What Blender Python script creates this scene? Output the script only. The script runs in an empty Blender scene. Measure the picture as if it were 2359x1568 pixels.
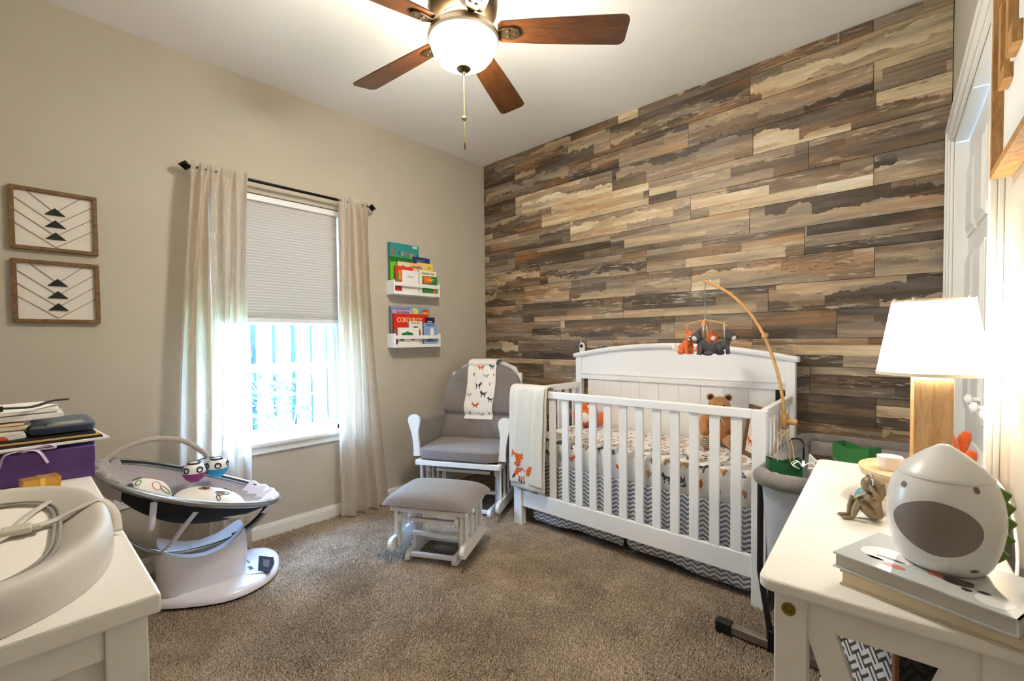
import bpy, bmesh, math, random
import numpy as np
from mathutils import Vector, Matrix
random.seed(7)
PI = math.pi
SC = bpy.context.scene
COL = SC.collection

# ------------------------------------------------------------------ camera
CAM_POS = (2.9535, -2.8960, 1.1921)
YAW, PITCH, ROLL, FPX, PPX, PPY = -0.7441, -0.0288, -0.0107, 1051.75, -7.32, 27.34
cam = bpy.data.cameras.new('camera'); camo = bpy.data.objects.new('camera', cam); COL.objects.link(camo)
fw = Vector((math.sin(YAW)*math.cos(PITCH), math.cos(YAW)*math.cos(PITCH), math.sin(PITCH)))
rt = Vector((math.cos(YAW), -math.sin(YAW), 0)); up = rt.cross(fw)
R_ = rt*math.cos(ROLL)+up*math.sin(ROLL); U_ = -rt*math.sin(ROLL)+up*math.cos(ROLL)
m = Matrix((R_, U_, -fw)).transposed().to_4x4(); m.translation = Vector(CAM_POS)
camo.matrix_world = m
cam.sensor_width = 36.0; cam.sensor_fit = 'HORIZONTAL'
cam.lens = FPX/2359*36.0
cam.shift_x = -PPX/2359; cam.shift_y = PPY/2359
cam.clip_start = 0.02; cam.clip_end = 200
SC.camera = camo

# ------------------------------------------------------------------ sky, sun, exposure
SKY_STRENGTH = 44.0; SUN_STRENGTH = 10.0; FAN_EMIT = 48.0; LAMP_EMIT = 6.0; EXPOSURE = 1.68
W = bpy.data.worlds.new('world'); SC.world = W; W.use_nodes = True
bg = W.node_tree.nodes['Background']; bg.inputs[0].default_value = (0.38, 0.62, 1.0, 1); bg.inputs[1].default_value = SKY_STRENGTH
sun = bpy.data.lights.new('sun', 'SUN'); sun.energy = SUN_STRENGTH; sun.angle = 0.02; sun.color = (1, .96, .9)
suno = bpy.data.objects.new('sun', sun); COL.objects.link(suno)
suno.rotation_euler = Vector((-0.42, 0.35, -0.85)).to_track_quat('-Z', 'Y').to_euler()
SC.view_settings.view_transform = 'Standard'; SC.view_settings.look = 'None'
SC.view_settings.exposure = EXPOSURE; SC.view_settings.gamma = 1; SC.view_settings.use_curve_mapping = False
portal = bpy.data.lights.new('window_portal', 'AREA'); portal.shape = 'RECTANGLE'; portal.size = .78; portal.size_y = .76
portal.cycles.is_portal = True
po = bpy.data.objects.new('window_portal', portal); COL.objects.link(po)
po.matrix_world = Matrix(((0, 0, -1, -.15), (1, 0, 0, -1.757), (0, -1, 0, .95), (0, 0, 0, 1)))

# ------------------------------------------------------------------ materials
def lin(c):
    return tuple((v/255/12.92 if v/255 <= .04045 else ((v/255+.055)/1.055)**2.4) for v in c[:3]) + (1,)
class N:
    def __init__(s, name):
        s.m = bpy.data.materials.new(name); s.m.use_nodes = True; s.t = s.m.node_tree
        s.b = s.t.nodes['Principled BSDF']; s.out = s.t.nodes['Material Output']
    def n(s, typ, ins=None, **kw):
        nd = s.t.nodes.new('ShaderNode'+typ)
        for k, v in kw.items(): setattr(nd, k, v)
        for k, v in (ins or {}).items(): s.set(nd.inputs[k], v)
        return nd
    def set(s, inp, v):
        if isinstance(v, bpy.types.NodeSocket): s.t.links.new(v, inp)
        elif isinstance(v, bpy.types.Node): s.t.links.new(v.outputs[0], inp)
        else: inp.default_value = v
    def math(s, op, a, b=0.0, c=0.0):
        nd = s.t.nodes.new('ShaderNodeMath'); nd.operation = op
        s.set(nd.inputs[0], a); s.set(nd.inputs[1], b); s.set(nd.inputs[2], c); return nd.outputs[0]
    def ramp(s, fac, stops, interp='LINEAR'):
        nd = s.t.nodes.new('ShaderNodeValToRGB'); cr = nd.color_ramp; cr.interpolation = interp
        while len(cr.elements) < len(stops): cr.elements.new(.5)
        for e, (p, c) in zip(cr.elements, stops): e.position = p; e.color = c
        s.set(nd.inputs[0], fac); return nd.outputs[0]
    def mix(s, fac, a, b, blend='MIX'):
        nd = s.t.nodes.new('ShaderNodeMix'); nd.data_type = 'RGBA'; nd.blend_type = blend
        s.set(nd.inputs[0], fac); s.set(nd.inputs[6], a); s.set(nd.inputs[7], b); return nd.outputs[2]
    def pos(s, scale=(1, 1, 1), obj=True, loc=(0, 0, 0), rot=(0, 0, 0)):
        if obj: o = s.n('TexCoord').outputs['Object']
        else: o = s.n('NewGeometry').outputs['Position']
        mp = s.n('Mapping', {'Scale': scale, 'Location': loc, 'Rotation': rot}); s.t.links.new(o, mp.inputs['Vector']); return mp.outputs[0]
    def noise(s, vec, scale, detail=3, rough=.5, dist=0):
        return s.n('TexNoise', {'Vector': vec, 'Scale': scale, 'Detail': detail, 'Roughness': rough, 'Distortion': dist}).outputs[0]
    def bump(s, h, strength=.3, dist=.01):
        b = s.n('Bump', {'Height': h, 'Strength': strength, 'Distance': dist}); s.t.links.new(b.outputs[0], s.b.inputs['Normal'])
_mc = {}
def mat(name, rgb, rough=.5, metal=0.0, bump=None, var=None, spec=None, sheen=0, coat=0, emit=0, emitc=None, scale=(1, 1, 1), sub=0):
    if name in _mc: return _mc[name]
    q = N(name); c = lin(rgb)
    q.b.inputs['Base Color'].default_value = c; q.b.inputs['Roughness'].default_value = rough; q.b.inputs['Metallic'].default_value = metal
    if spec is not None: q.b.inputs['Specular IOR Level'].default_value = spec
    if sheen: q.b.inputs['Sheen Weight'].default_value = sheen
    if coat: q.b.inputs['Coat Weight'].default_value = coat
    if emit:
        q.b.inputs['Emission Color'].default_value = lin(emitc or rgb); q.b.inputs['Emission Strength'].default_value = emit
    if var:
        nz = q.noise(q.pos(scale), var[0], 4, .6)
        d = tuple(v*(1-var[1]) for v in c[:3])+(1,); l = tuple(min(1, v*(1+var[1])) for v in c[:3])+(1,)
        q.set(q.b.inputs['Base Color'], q.ramp(nz, [(.3, d), (.7, l)]))
    if bump:
        q.bump(q.noise(q.pos(scale), bump[0], 4, .6), bump[1], bump[2] if len(bump) > 2 else .005)
    _mc[name] = q.m
    return q.m
def wood(name, dark, light, scale=(6, 6, 1.2), rough=.45, det=7, coat=0):
    if name in _mc: return _mc[name]
    q = N(name); p = q.pos(scale)
    n1 = q.noise(p, det, 5, .65, .6); n2 = q.noise(q.pos(tuple(v*6 for v in scale)), det, 3, .6)
    f = q.math('ADD', q.math('MULTIPLY', n1, .75), q.math('MULTIPLY', n2, .3))
    q.set(q.b.inputs['Base Color'], q.ramp(f, [(.33, lin(dark)), (.68, lin(light))]))
    q.b.inputs['Roughness'].default_value = rough; q.b.inputs['Coat Weight'].default_value = coat
    q.bump(n2, .15, .002); _mc[name] = q.m; return q.m
def fabric(name, rgb, weave=900, var=.25, rough=.9, sheen=.3):
    if name in _mc: return _mc[name]
    q = N(name); c = lin(rgb)
    a = q.noise(q.pos((1, 1, .25)), weave, 2, .6); b = q.noise(q.pos((.25, .25, 1)), weave, 2, .6)
    f = q.math('MULTIPLY', q.math('ADD', a, b), .5)
    d = tuple(v*(1-var) for v in c[:3])+(1,); l = tuple(min(1, v*(1+var)) for v in c[:3])+(1,)
    q.set(q.b.inputs['Base Color'], q.ramp(f, [(.38, d), (.62, l)]))
    q.b.inputs['Roughness'].default_value = rough; q.b.inputs['Sheen Weight'].default_value = sheen
    q.bump(f, .25, .002); _mc[name] = q.m; return q.m

M_WALL = mat('wall_paint', (190, 181, 165), .65, bump=(140, .12, .002), var=(3, .03))
M_CEIL = mat('ceiling_paint', (244, 242, 240), .8, bump=(70, .35, .004))
M_WHITE = mat('white_paint', (240, 240, 240), .35)
M_TRIM = mat('trim_paint', (238, 236, 230), .4)
M_CREAM = mat('cream_paint', (240, 237, 230), .35)
M_BLACK = mat('black_plastic', (14, 14, 16), .35)
M_BLKMET = mat('black_iron', (10, 10, 10), .4, .6)
M_CHROME = mat('chrome', (210, 210, 215), .2, 1.0)
M_BRASS = mat('brass', (150, 135, 70), .35, .9)
M_GREYFAB = fabric('grey_upholstery', (128, 120, 118), 500)
M_BEECH = wood('beech', (196, 140, 76), (226, 176, 112), (5, 5, 5), .4)
M_WALNUT = wood('walnut_blade', (40, 21, 9), (108, 62, 28), (2, 14, 14), .3, 5, coat=.3)
M_FRAMEW = wood('frame_wood', (82, 56, 30), (140, 104, 62), (8, 8, 8), .6)
M_OAK = wood('lamp_oak', (168, 128, 84), (206, 170, 122), (14, 14, 2), .5)
M_BRONZE = mat('antique_bronze', (92, 74, 52), .35, .85, var=(8, .2))
M_PAPER = mat('paper', (236, 232, 220), .7)

def plank_material():
    q = N('weathered_plank')
    g = q.n('NewGeometry').outputs['Position']; sp = q.n('SeparateXYZ', {0: g})
    x, z = sp.outputs[0], sp.outputs[2]
    rnd = q.n('ObjectInfo').outputs['Random']
    def cv(a, b, c): return q.n('CombineXYZ', {0: a, 1: b, 2: c}).outputs[0]
    def M(a, b): return q.math('MULTIPLY', a, b)
    row = q.math('DIVIDE', q.math('SUBTRACT', z, .13), .15); rf = q.math('FLOOR', row); fr = q.math('FRACT', row)
    wn0 = q.n('TexWhiteNoise', {'W': q.math('ADD', M(rf, 7.31), M(rnd, 3.3))}, noise_dimensions='1D').outputs[0]
    th1 = q.math('ADD', .24, M(wn0, .22)); th2 = q.math('ADD', .60, M(wn0, .22))
    wig = q.noise(cv(M(x, 1.5), M(rnd, 31), M(z, 2)), 2.4, 6, .66)
    wsel = q.math('GREATER_THAN', q.math('FRACT', M(rnd, 5.7)), .35)
    frw = q.math('ADD', fr, M(M(q.math('SUBTRACT', wig, .5), 1.5), wsel))
    strip = q.math('ADD', q.math('GREATER_THAN', frw, th1), q.math('GREATER_THAN', frw, th2))
    cell = q.math('FLOOR', q.math('ADD', q.math('DIVIDE', x, .55), M(q.math('ADD', M(strip, .41), M(rf, .37)), 1.0)))
    tone = q.n('TexWhiteNoise', {'Vector': cv(q.math('ADD', M(rf, 3.1), M(rnd, 19)), M(strip, 5.3), M(cell, 2.7))}, noise_dimensions='3D').outputs[0]
    prnd = q.math('FRACT', M(rnd, 13.37))
    n1 = q.noise(cv(M(x, 1.0), M(tone, 40), M(z, 12)), 1.6, 7, .60, .5)
    f = q.math('ADD', q.math('ADD', M(tone, .56), M(prnd, .34)), M(q.math('SUBTRACT', n1, .5), .95))
    base = q.ramp(f, [(.06, lin((62, 50, 40))), (.26, lin((92, 76, 60))), (.42, lin((128, 106, 80))), (.54, lin((158, 140, 120))), (.68, lin((190, 164, 128))), (.84, lin((224, 204, 168))), (.97, lin((238, 226, 204)))])
    hue = q.noise(cv(M(x, .8), M(rnd, 23), M(z, 6)), 1.8, 5, .6)
    warm = q.mix(q.ramp(hue, [(.53, (0, 0, 0, 1)), (.68, (.5, .5, .5, 1))]), base, lin((184, 126, 72)), 'MIX')
    cool = q.mix(q.ramp(hue, [(.34, (.55, .55, .55, 1)), (.46, (0, 0, 0, 1))]), warm, lin((116, 108, 104)), 'MIX')
    grain = q.noise(cv(M(x, 6), rnd, M(z, 110)), 2.5, 4, .65)
    colr = q.mix(.4, cool, q.ramp(grain, [(.25, (.36, .36, .36, 1)), (.68, (1, 1, 1, 1))]), 'MULTIPLY')
    rag = q.noise(cv(M(x, 9), M(rnd, 5), M(z, 60)), 1.2, 5, .7); rm = q.noise(cv(M(x, 1.2), M(rnd, 17), M(z, 9)), 1.4, 2, .5)
    rf2 = M(q.ramp(rag, [(.54, (0, 0, 0, 1)), (.60, (1, 1, 1, 1))]), q.ramp(rm, [(.52, (0, 0, 0, 1)), (.60, (1, 1, 1, 1))]))
    colr = q.mix(M(rf2, .45), colr, lin((222, 206, 178)))
    kn = q.noise(cv(M(x, 26), rnd, M(z, 170)), 1.0, 2, .5); km = q.noise(cv(M(x, 2), M(rnd, 9), M(z, 26)), 1.0, 1, .5)
    kf = M(q.math('GREATER_THAN', kn, .60), q.math('GREATER_THAN', km, .64))
    colr = q.mix(M(kf, .65), colr, lin((54, 38, 28)))
    q.set(q.b.inputs['Base Color'], colr); q.b.inputs['Roughness'].default_value = .5
    q.bump(grain, .10, .002)
    return q.m
M_PLANK = plank_material()

def carpet_mat(name, pile):
    q = N(name); p = q.pos((1, 1, 1), False)
    n1 = q.noise(p, 2.6, 4, .6); n2 = q.noise(p, 170, 2, .6); n3 = q.noise(p, 9, 3, .6)
    f = q.math('ADD', q.math('MULTIPLY', n2, .75), q.math('ADD', q.math('MULTIPLY', n1, .25), q.math('MULTIPLY', n3, .12)))
    q.set(q.b.inputs['Base Color'], q.ramp(f, [(.36, lin((66, 54, 42))), (.54, lin((138, 119, 98))), (.72, lin((206, 188, 164)))]))
    q.b.inputs['Roughness'].default_value = .95; q.b.inputs['Sheen Weight'].default_value = .2
    if not pile: q.bump(n2, 1, .01)
    return q.m
M_CARPET = carpet_mat('carpet_backing', False); M_PILE = carpet_mat('carpet_pile', True)

def linen_mat():
    q = N('curtain_linen'); q.t.nodes.remove(q.b)
    v = q.noise(q.pos((60, 60, 1.2)), 5, 3, .6); w = q.noise(q.pos((4, 4, 300)), 5, 2, .5)
    slub = q.noise(q.pos((45, 45, 5)), 3.2, 1, .5)
    colr = q.mix(q.math('GREATER_THAN', slub, .68), q.ramp(v, [(.3, lin((222, 208, 190))), (.7, lin((244, 234, 220)))]), lin((250, 248, 244)))
    d = q.n('BsdfDiffuse', {'Color': colr}); tl = q.n('BsdfTranslucent', {'Color': colr}); tr = q.n('BsdfTransparent')
    bp = q.n('Bump', {'Height': w, 'Strength': .2, 'Distance': .002}); q.t.links.new(bp.outputs[0], d.inputs['Normal'])
    m1 = q.n('MixShader', {0: .5, 1: d.outputs[0], 2: tl.outputs[0]})
    m2 = q.n('MixShader', {0: .16, 1: m1.outputs[0], 2: tr.outputs[0]}); q.t.links.new(m2.outputs[0], q.out.inputs[0]); return q.m
def translucent_mat(name, rgb, k=.4, tr=0.0):
    q = N(name); q.t.nodes.remove(q.b); c = lin(rgb)
    m1 = q.n('MixShader', {0: k, 1: q.n('BsdfDiffuse', {'Color': c}).outputs[0], 2: q.n('BsdfTranslucent', {'Color': c}).outputs[0]})
    m2 = q.n('MixShader', {0: tr, 1: m1.outputs[0], 2: q.n('BsdfTransparent').outputs[0]}); q.t.links.new(m2.outputs[0], q.out.inputs[0]); return q.m
def glass_mat():
    q = N('window_glass'); q.t.nodes.remove(q.b)
    fr = q.n('Fresnel', {'IOR': 1.45})
    m2 = q.n('MixShader', {0: q.math('MULTIPLY', fr.outputs[0], .6), 1: q.n('BsdfTransparent', {'Color': (.96, .98, 1, 1)}).outputs[0], 2: q.n('BsdfGlossy', {'Roughness': .02}).outputs[0]})
    q.t.links.new(m2.outputs[0], q.out.inputs[0]); return q.m
def glow_mat(name, rgb, strength):
    q = N(name); q.t.nodes.remove(q.b)
    e = q.n('Emission', {'Color': lin(rgb), 'Strength': strength}); q.t.links.new(e.outputs[0], q.out.inputs[0]); return q.m
def chevron_mat(name, ca, cb, wx=.045, pz=.021, amp=.014, ax='X', ay='Z'):
    q = N(name); sp = q.n('SeparateXYZ', {0: q.n('TexCoord').outputs['Object']})
    x = sp.outputs[ax]; z = sp.outputs[ay]
    tri = q.math('ABSOLUTE', q.math('SUBTRACT', q.math('FRACT', q.math('DIVIDE', x, wx)), .5))
    v = q.math('DIVIDE', q.math('ADD', z, q.math('MULTIPLY', tri, amp*2)), pz)
    f = q.math('GREATER_THAN', q.math('FRACT', v), .5)
    q.set(q.b.inputs['Base Color'], q.mix(f, lin(ca), lin(cb))); q.b.inputs['Roughness'].default_value = .85; return q.m
def weave_mat(name, ca, cb, s=.028, ax='X', ay='Z'):
    q = N(name); sp = q.n('SeparateXYZ', {0: q.n('TexCoord').outputs['Object']})
    x = q.math('DIVIDE', sp.outputs[ax], s); z = q.math('DIVIDE', sp.outputs[ay], s)
    u = q.math('MULTIPLY', q.math('ADD', x, z), .7071); w = q.math('MULTIPLY', q.math('SUBTRACT', x, z), .7071)
    chk = q.math('FLOORED_MODULO', q.math('ADD', q.math('FLOOR', u), q.math('FLOOR', w)), 2.0)
    su = q.math('GREATER_THAN', q.math('FRACT', q.math('MULTIPLY', u, 2)), .42); sw = q.math('GREATER_THAN', q.math('FRACT', q.math('MULTIPLY', w, 2)), .42)
    f = q.math('ADD', q.math('MULTIPLY', su, chk), q.math('MULTIPLY', sw, q.math('SUBTRACT', 1.0, chk)))
    q.set(q.b.inputs['Base Color'], q.mix(f, lin(ca), lin(cb))); q.b.inputs['Roughness'].default_value = .9; return q.m
M_LINEN = linen_mat(); M_GLASS = glass_mat()

# ------------------------------------------------------------------ geometry helpers
class G:
    def __init__(s): s.v = []; s.f = []; s.mi = []; s.cur = 0; s.M = Matrix.Identity(4)
    def add(s, vs, fs):
        o = len(s.v)
        s.v += [tuple(s.M @ Vector(p)) for p in vs]; s.f += [tuple(i+o for i in f) for f in fs]; s.mi += [s.cur]*len(fs); return s
    def box(s, x0, x1, y0, y1, z0, z1):
        x0, x1 = min(x0, x1), max(x0, x1); y0, y1 = min(y0, y1), max(y0, y1); z0, z1 = min(z0, z1), max(z0, z1)
        return s.add([(x, y, z) for z in (z0, z1) for y in (y0, y1) for x in (x0, x1)], [(0, 2, 3, 1), (4, 5, 7, 6), (0, 1, 5, 4), (2, 6, 7, 3), (0, 4, 6, 2), (1, 3, 7, 5)])
    def bar(s, a, b, w, h, upv=(0, 0, 1)):
        a, b = Vector(a), Vector(b); d = (b-a).normalized(); u = Vector(upv); r = d.cross(u)
        if r.length < 1e-4: r = d.cross(Vector((1, 0, 0)))
        r.normalize(); u = r.cross(d)
        vs = [p+r*i*w/2+u*j*h/2 for p in (a, b) for j in (-1, 1) for i in (-1, 1)]
        return s.add(vs, [(0, 1, 3, 2), (4, 6, 7, 5), (0, 4, 5, 1), (2, 3, 7, 6), (0, 2, 6, 4), (1, 5, 7, 3)])
    def tube(s, pts, r, n=10, closed=False, cap=True, flat=None):
        pts = [Vector(p) for p in pts]; k = len(pts); rs = r if isinstance(r, (list, tuple)) else [r]*k
        vs = []; fs = []; prev = None
        for i, p in enumerate(pts):
            if closed: d = pts[(i+1) % k]-pts[i-1]
            else: d = pts[min(i+1, k-1)]-pts[max(i-1, 0)]
            d.normalize()
            if prev is None:
                a = Vector((0, 0, 1)) if abs(d.z) < .9 else Vector((1, 0, 0)); e1 = d.cross(a).normalized()
            else: e1 = (prev-d*prev.dot(d)).normalized()
            prev = e1; e2 = d.cross(e1)
            for j in range(n):
                t = 2*PI*j/n; vs.append(p+e1*math.cos(t)*rs[i]+e2*math.sin(t)*rs[i]*(flat or 1))
        for i in range(k if closed else k-1):
            for j in range(n):
                a = i*n+j; b = i*n+(j+1) % n; c = ((i+1) % k)*n+(j+1) % n; d2 = ((i+1) % k)*n+j; fs.append((a, b, c, d2))
        if not closed and cap: fs += [tuple(range(n))[::-1], tuple((k-1)*n+j for j in range(n))]
        return s.add(vs, fs)
    def cyl(s, a, b, r0, r1=None, n=20): return s.tube([a, b], [r0, r0 if r1 is None else r1], n)
    def lathe(s, prof, n=32, c=(0, 0, 0), ax='z', sx=1, sy=1, cap=True):
        vs = []; fs = []
        for r, h in prof:
            for j in range(n):
                t = 2*PI*j/n; p = (r*math.cos(t)*sx, r*math.sin(t)*sy, h)
                if ax == 'y': p = (p[0], h, p[1])
                if ax == 'x': p = (h, p[0], p[1])
                vs.append((p[0]+c[0], p[1]+c[1], p[2]+c[2]))
        for i in range(len(prof)-1):
            for j in range(n): fs.append((i*n+j, i*n+(j+1) % n, (i+1)*n+(j+1) % n, (i+1)*n+j))
        if cap and prof[0][0] > 1e-5: fs.append(tuple(range(n))[::-1])
        if cap and prof[-1][0] > 1e-5: fs.append(tuple((len(prof)-1)*n+j for j in range(n)))
        return s.add(vs, fs)
    def prism(s, out, d0, d1, plane='xz'):
        def P(a, b, d): return {'xz': (a, d, b), 'xy': (a, b, d), 'yz': (d, a, b)}[plane]
        n = len(out); vs = [P(a, b, d0) for a, b in out]+[P(a, b, d1) for a, b in out]
        return s.add(vs, [tuple(range(n))[::-1], tuple(range(n, 2*n))]+[(i, (i+1) % n, n+(i+1) % n, n+i) for i in range(n)])
    def grid(s, fn, nu, nv, cu=False, cv=False):
        vs = [fn(i/(nu if cu else nu-1), j/(nv if cv else nv-1)) for i in range(nu) for j in range(nv)]; fs = []
        for i in range(nu if cu else nu-1):
            for j in range(nv if cv else nv-1):
                a, b = i, (i+1) % nu; c, d = j, (j+1) % nv; fs.append((a*nv+c, b*nv+c, b*nv+d, a*nv+d))
        return s.add(vs, fs)
    def ball(s, c, r, n=16, m=10, e=1.0):
        r = r if isinstance(r, (tuple, list)) else (r, r, r)
        def pw(v): return math.copysign(abs(v)**e, v)
        vs = [(c[0], c[1], c[2]-r[2])]
        for i in range(1, m):
            ph = -PI/2+PI*i/m
            for j in range(n):
                t = 2*PI*j/n; vs.append((c[0]+r[0]*pw(math.cos(ph))*pw(math.cos(t)), c[1]+r[1]*pw(math.cos(ph))*pw(math.sin(t)), c[2]+r[2]*pw(math.sin(ph))))
        vs.append((c[0], c[1], c[2]+r[2])); L = len(vs)-1
        fs = [(0, 1+(j+1) % n, 1+j) for j in range(n)]
        for i in range(m-2):
            for j in range(n): fs.append((1+i*n+j, 1+i*n+(j+1) % n, 1+(i+1)*n+(j+1) % n, 1+(i+1)*n+j))
        fs += [(L, 1+(m-2)*n+j, 1+(m-2)*n+(j+1) % n) for j in range(n)]
        return s.add(vs, fs)
    def build(s, name, ma, parent=None, smooth=True, bevel=0, solid=0, sub=0, seg=2, loc=None, rot=None, ang=35):
        me = bpy.data.meshes.new(name); me.from_pydata(s.v, [], s.f)
        for x in (ma if isinstance(ma, (list, tuple)) else [ma]): me.materials.append(x)
        if any(s.mi): me.polygons.foreach_set('material_index', s.mi)
        bm = bmesh.new(); bm.from_mesh(me); bmesh.ops.recalc_face_normals(bm, faces=bm.faces); bm.to_mesh(me); bm.free()
        if smooth:
            me.polygons.foreach_set('use_smooth', [True]*len(me.polygons)); me.set_sharp_from_angle(angle=math.radians(ang))
        o = bpy.data.objects.new(name, me); COL.objects.link(o)
        if parent is not None: o.parent = parent
        if loc: o.location = loc
        if rot: o.rotation_euler = rot
        if solid: md = o.modifiers.new('solid', 'SOLIDIFY'); md.thickness = solid; md.offset = 0
        if bevel:
            md = o.modifiers.new('bevel', 'BEVEL'); md.width = bevel; md.segments = seg; md.limit_method = 'ANGLE'; md.angle_limit = math.radians(40)
        if sub: md = o.modifiers.new('sub', 'SUBSURF'); md.levels = sub; md.render_levels = sub
        return o
def tag(o, label, cat, group=None):
    o['label'] = label; o['category'] = cat
    if group: o['group'] = group
    return o
def thing(name, label, cat, loc=(0, 0, 0), rz=0, group=None, rot=None):
    o = bpy.data.objects.new(name, None); COL.objects.link(o); o.empty_display_size = .05
    o.location = loc; o.rotation_euler = rot or (0, 0, rz); return tag(o, label, cat, group)
def struct(o): o['kind'] = 'structure'; return o
def smoothstep(a, b, x):
    t = max(0, min(1, (x-a)/(b-a))); return t*t*(3-2*t)
def spline(pts, n=8, closed=False):
    P = [Vector(p) for p in pts]; k = len(P); out = []
    for i in range(k if closed else k-1):
        p0 = P[(i-1) % k] if closed or i > 0 else P[0]; p1 = P[i]; p2 = P[(i+1) % k]; p3 = P[(i+2) % k] if closed or i+2 < k else P[-1]
        for j in range(n):
            t = j/n; out.append(.5*((2*p1)+(p2-p0)*t+(2*p0-5*p1+4*p2-p3)*t*t+(3*p1-p0-3*p2+p3)*t**3))
    if not closed: out.append(P[-1])
    return out
def text_mesh(txt, size, ma, parent, mtx, name='lettering', extr=.0004, squeeze=1.0, bold=0.0):
    cu = bpy.data.curves.new(name, 'FONT'); cu.body = txt; cu.size = size; cu.align_x = 'CENTER'; cu.align_y = 'CENTER'; cu.extrude = extr; cu.offset = bold
    cu.resolution_u = 3
    to = bpy.data.objects.new(name, cu); COL.objects.link(to)
    dg = bpy.context.evaluated_depsgraph_get(); me = bpy.data.meshes.new_from_object(to.evaluated_get(dg)); bpy.data.objects.remove(to); bpy.data.curves.remove(cu)
    me.transform(Matrix.Diagonal((squeeze, 1, 1, 1))); me.transform(mtx); me.materials.clear(); me.materials.append(ma); me.name = name
    o = bpy.data.objects.new(name, me); COL.objects.link(o); o.parent = parent; return o

# ================================================================== ROOM SHELL
H = 2.74; YB = -3.38; TH = .043; WX = 3.0206
WD = Vector((math.sin(TH), -math.cos(TH), 0)); WN = Vector((math.cos(TH), math.sin(TH), 0))   # along the right wall towards the viewer, and out of the room
WALLM = Matrix(((WD.x, WN.x, 0, WX), (WD.y, WN.y, 0, 0), (0, 0, 1, 0), (0, 0, 0, 1)))          # (s, n, z) -> world
WY0, WY1, WZ0, WZ1 = -2.14, -1.365, .585, 2.075
floor = struct(G().box(-.1, 3.4, YB-.1, .1, -.06, 0).build('floor', M_CARPET, smooth=False))
rng = np.random.default_rng(3)
def make_pile():
    step = .0085
    xs = np.arange(.004, 3.12, step); ys = np.arange(YB+.05, -.004, step)
    X, Y = np.meshgrid(xs, ys); X = X.ravel(); Y = Y.ravel()
    keep = (X-2.9535)*WD.x*0 + X < WX-.01+.043*(-Y)
    vis = ~((X < .9) & (Y < -2.75)); keep &= vis
    X = X[keep]; Y = Y[keep]; n = len(X)
    X = X+rng.uniform(-.4, .4, n)*step; Y = Y+rng.uniform(-.4, .4, n)*step
    low = np.sin(X*5.1+1.3*np.sin(Y*3.7))*np.cos(Y*4.3+X*2.1)
    lean = 1.2*low+rng.normal(0, .7, n); h = .0125+.003*rng.random(n)+.0015*low; a = rng.uniform(0, 2*PI, n)
    r = .0046
    V = np.zeros((n, 4, 3), np.float32)
    for k in range(3):
        V[:, k, 0] = X+r*np.cos(a+k*2.094); V[:, k, 1] = Y+r*np.sin(a+k*2.094)
    V[:, 3, 0] = X+.0055*np.cos(lean+.8); V[:, 3, 1] = Y+.0055*np.sin(lean+.8); V[:, 3, 2] = h
    F = np.array([[0, 1, 3], [1, 2, 3], [2, 0, 3]], np.int32)[None]+(np.arange(n, dtype=np.int32)*4)[:, None, None]
    me = bpy.data.meshes.new('carpet_pile'); me.vertices.add(n*4); me.vertices.foreach_set('co', V.ravel())
    me.loops.add(n*9); me.loops.foreach_set('vertex_index', F.ravel()); me.polygons.add(n*3)
    me.polygons.foreach_set('loop_start', np.arange(0, n*9, 3, dtype=np.int32)); me.polygons.foreach_set('loop_total', np.full(n*3, 3, np.int32))
    me.update(calc_edges=True); me.materials.append(M_PILE)
    me.polygons.foreach_set('use_smooth', [True]*(n*3))
    o = bpy.data.objects.new('carpet_pile', me); COL.objects.link(o); o.parent = floor; o['kind'] = 'stuff'
make_pile()
struct(G().box(-.1, 3.4, YB-.1, .1, H, H+.1).build('ceiling', M_CEIL, smooth=False))
g_ = G(); g_.box(-.12, 0, YB-.1, WY0, 0, H).box(-.12, 0, WY1, .1, 0, H).box(-.12, 0, WY0, WY1, 0, WZ0-.02).box(-.12, 0, WY0, WY1, WZ1, H)
wall_left = struct(g_.build('wall_left', M_WALL, smooth=False))
wall_back = struct(G().box(0, 3.4, .012, .1, 0, H).build('wall_back', mat('plank_backing', (40, 33, 27), .9), smooth=False))
struct(G().box(-.1, 3.4, YB-.1, YB, 0, H).build('wall_front', M_WALL, smooth=False))
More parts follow.
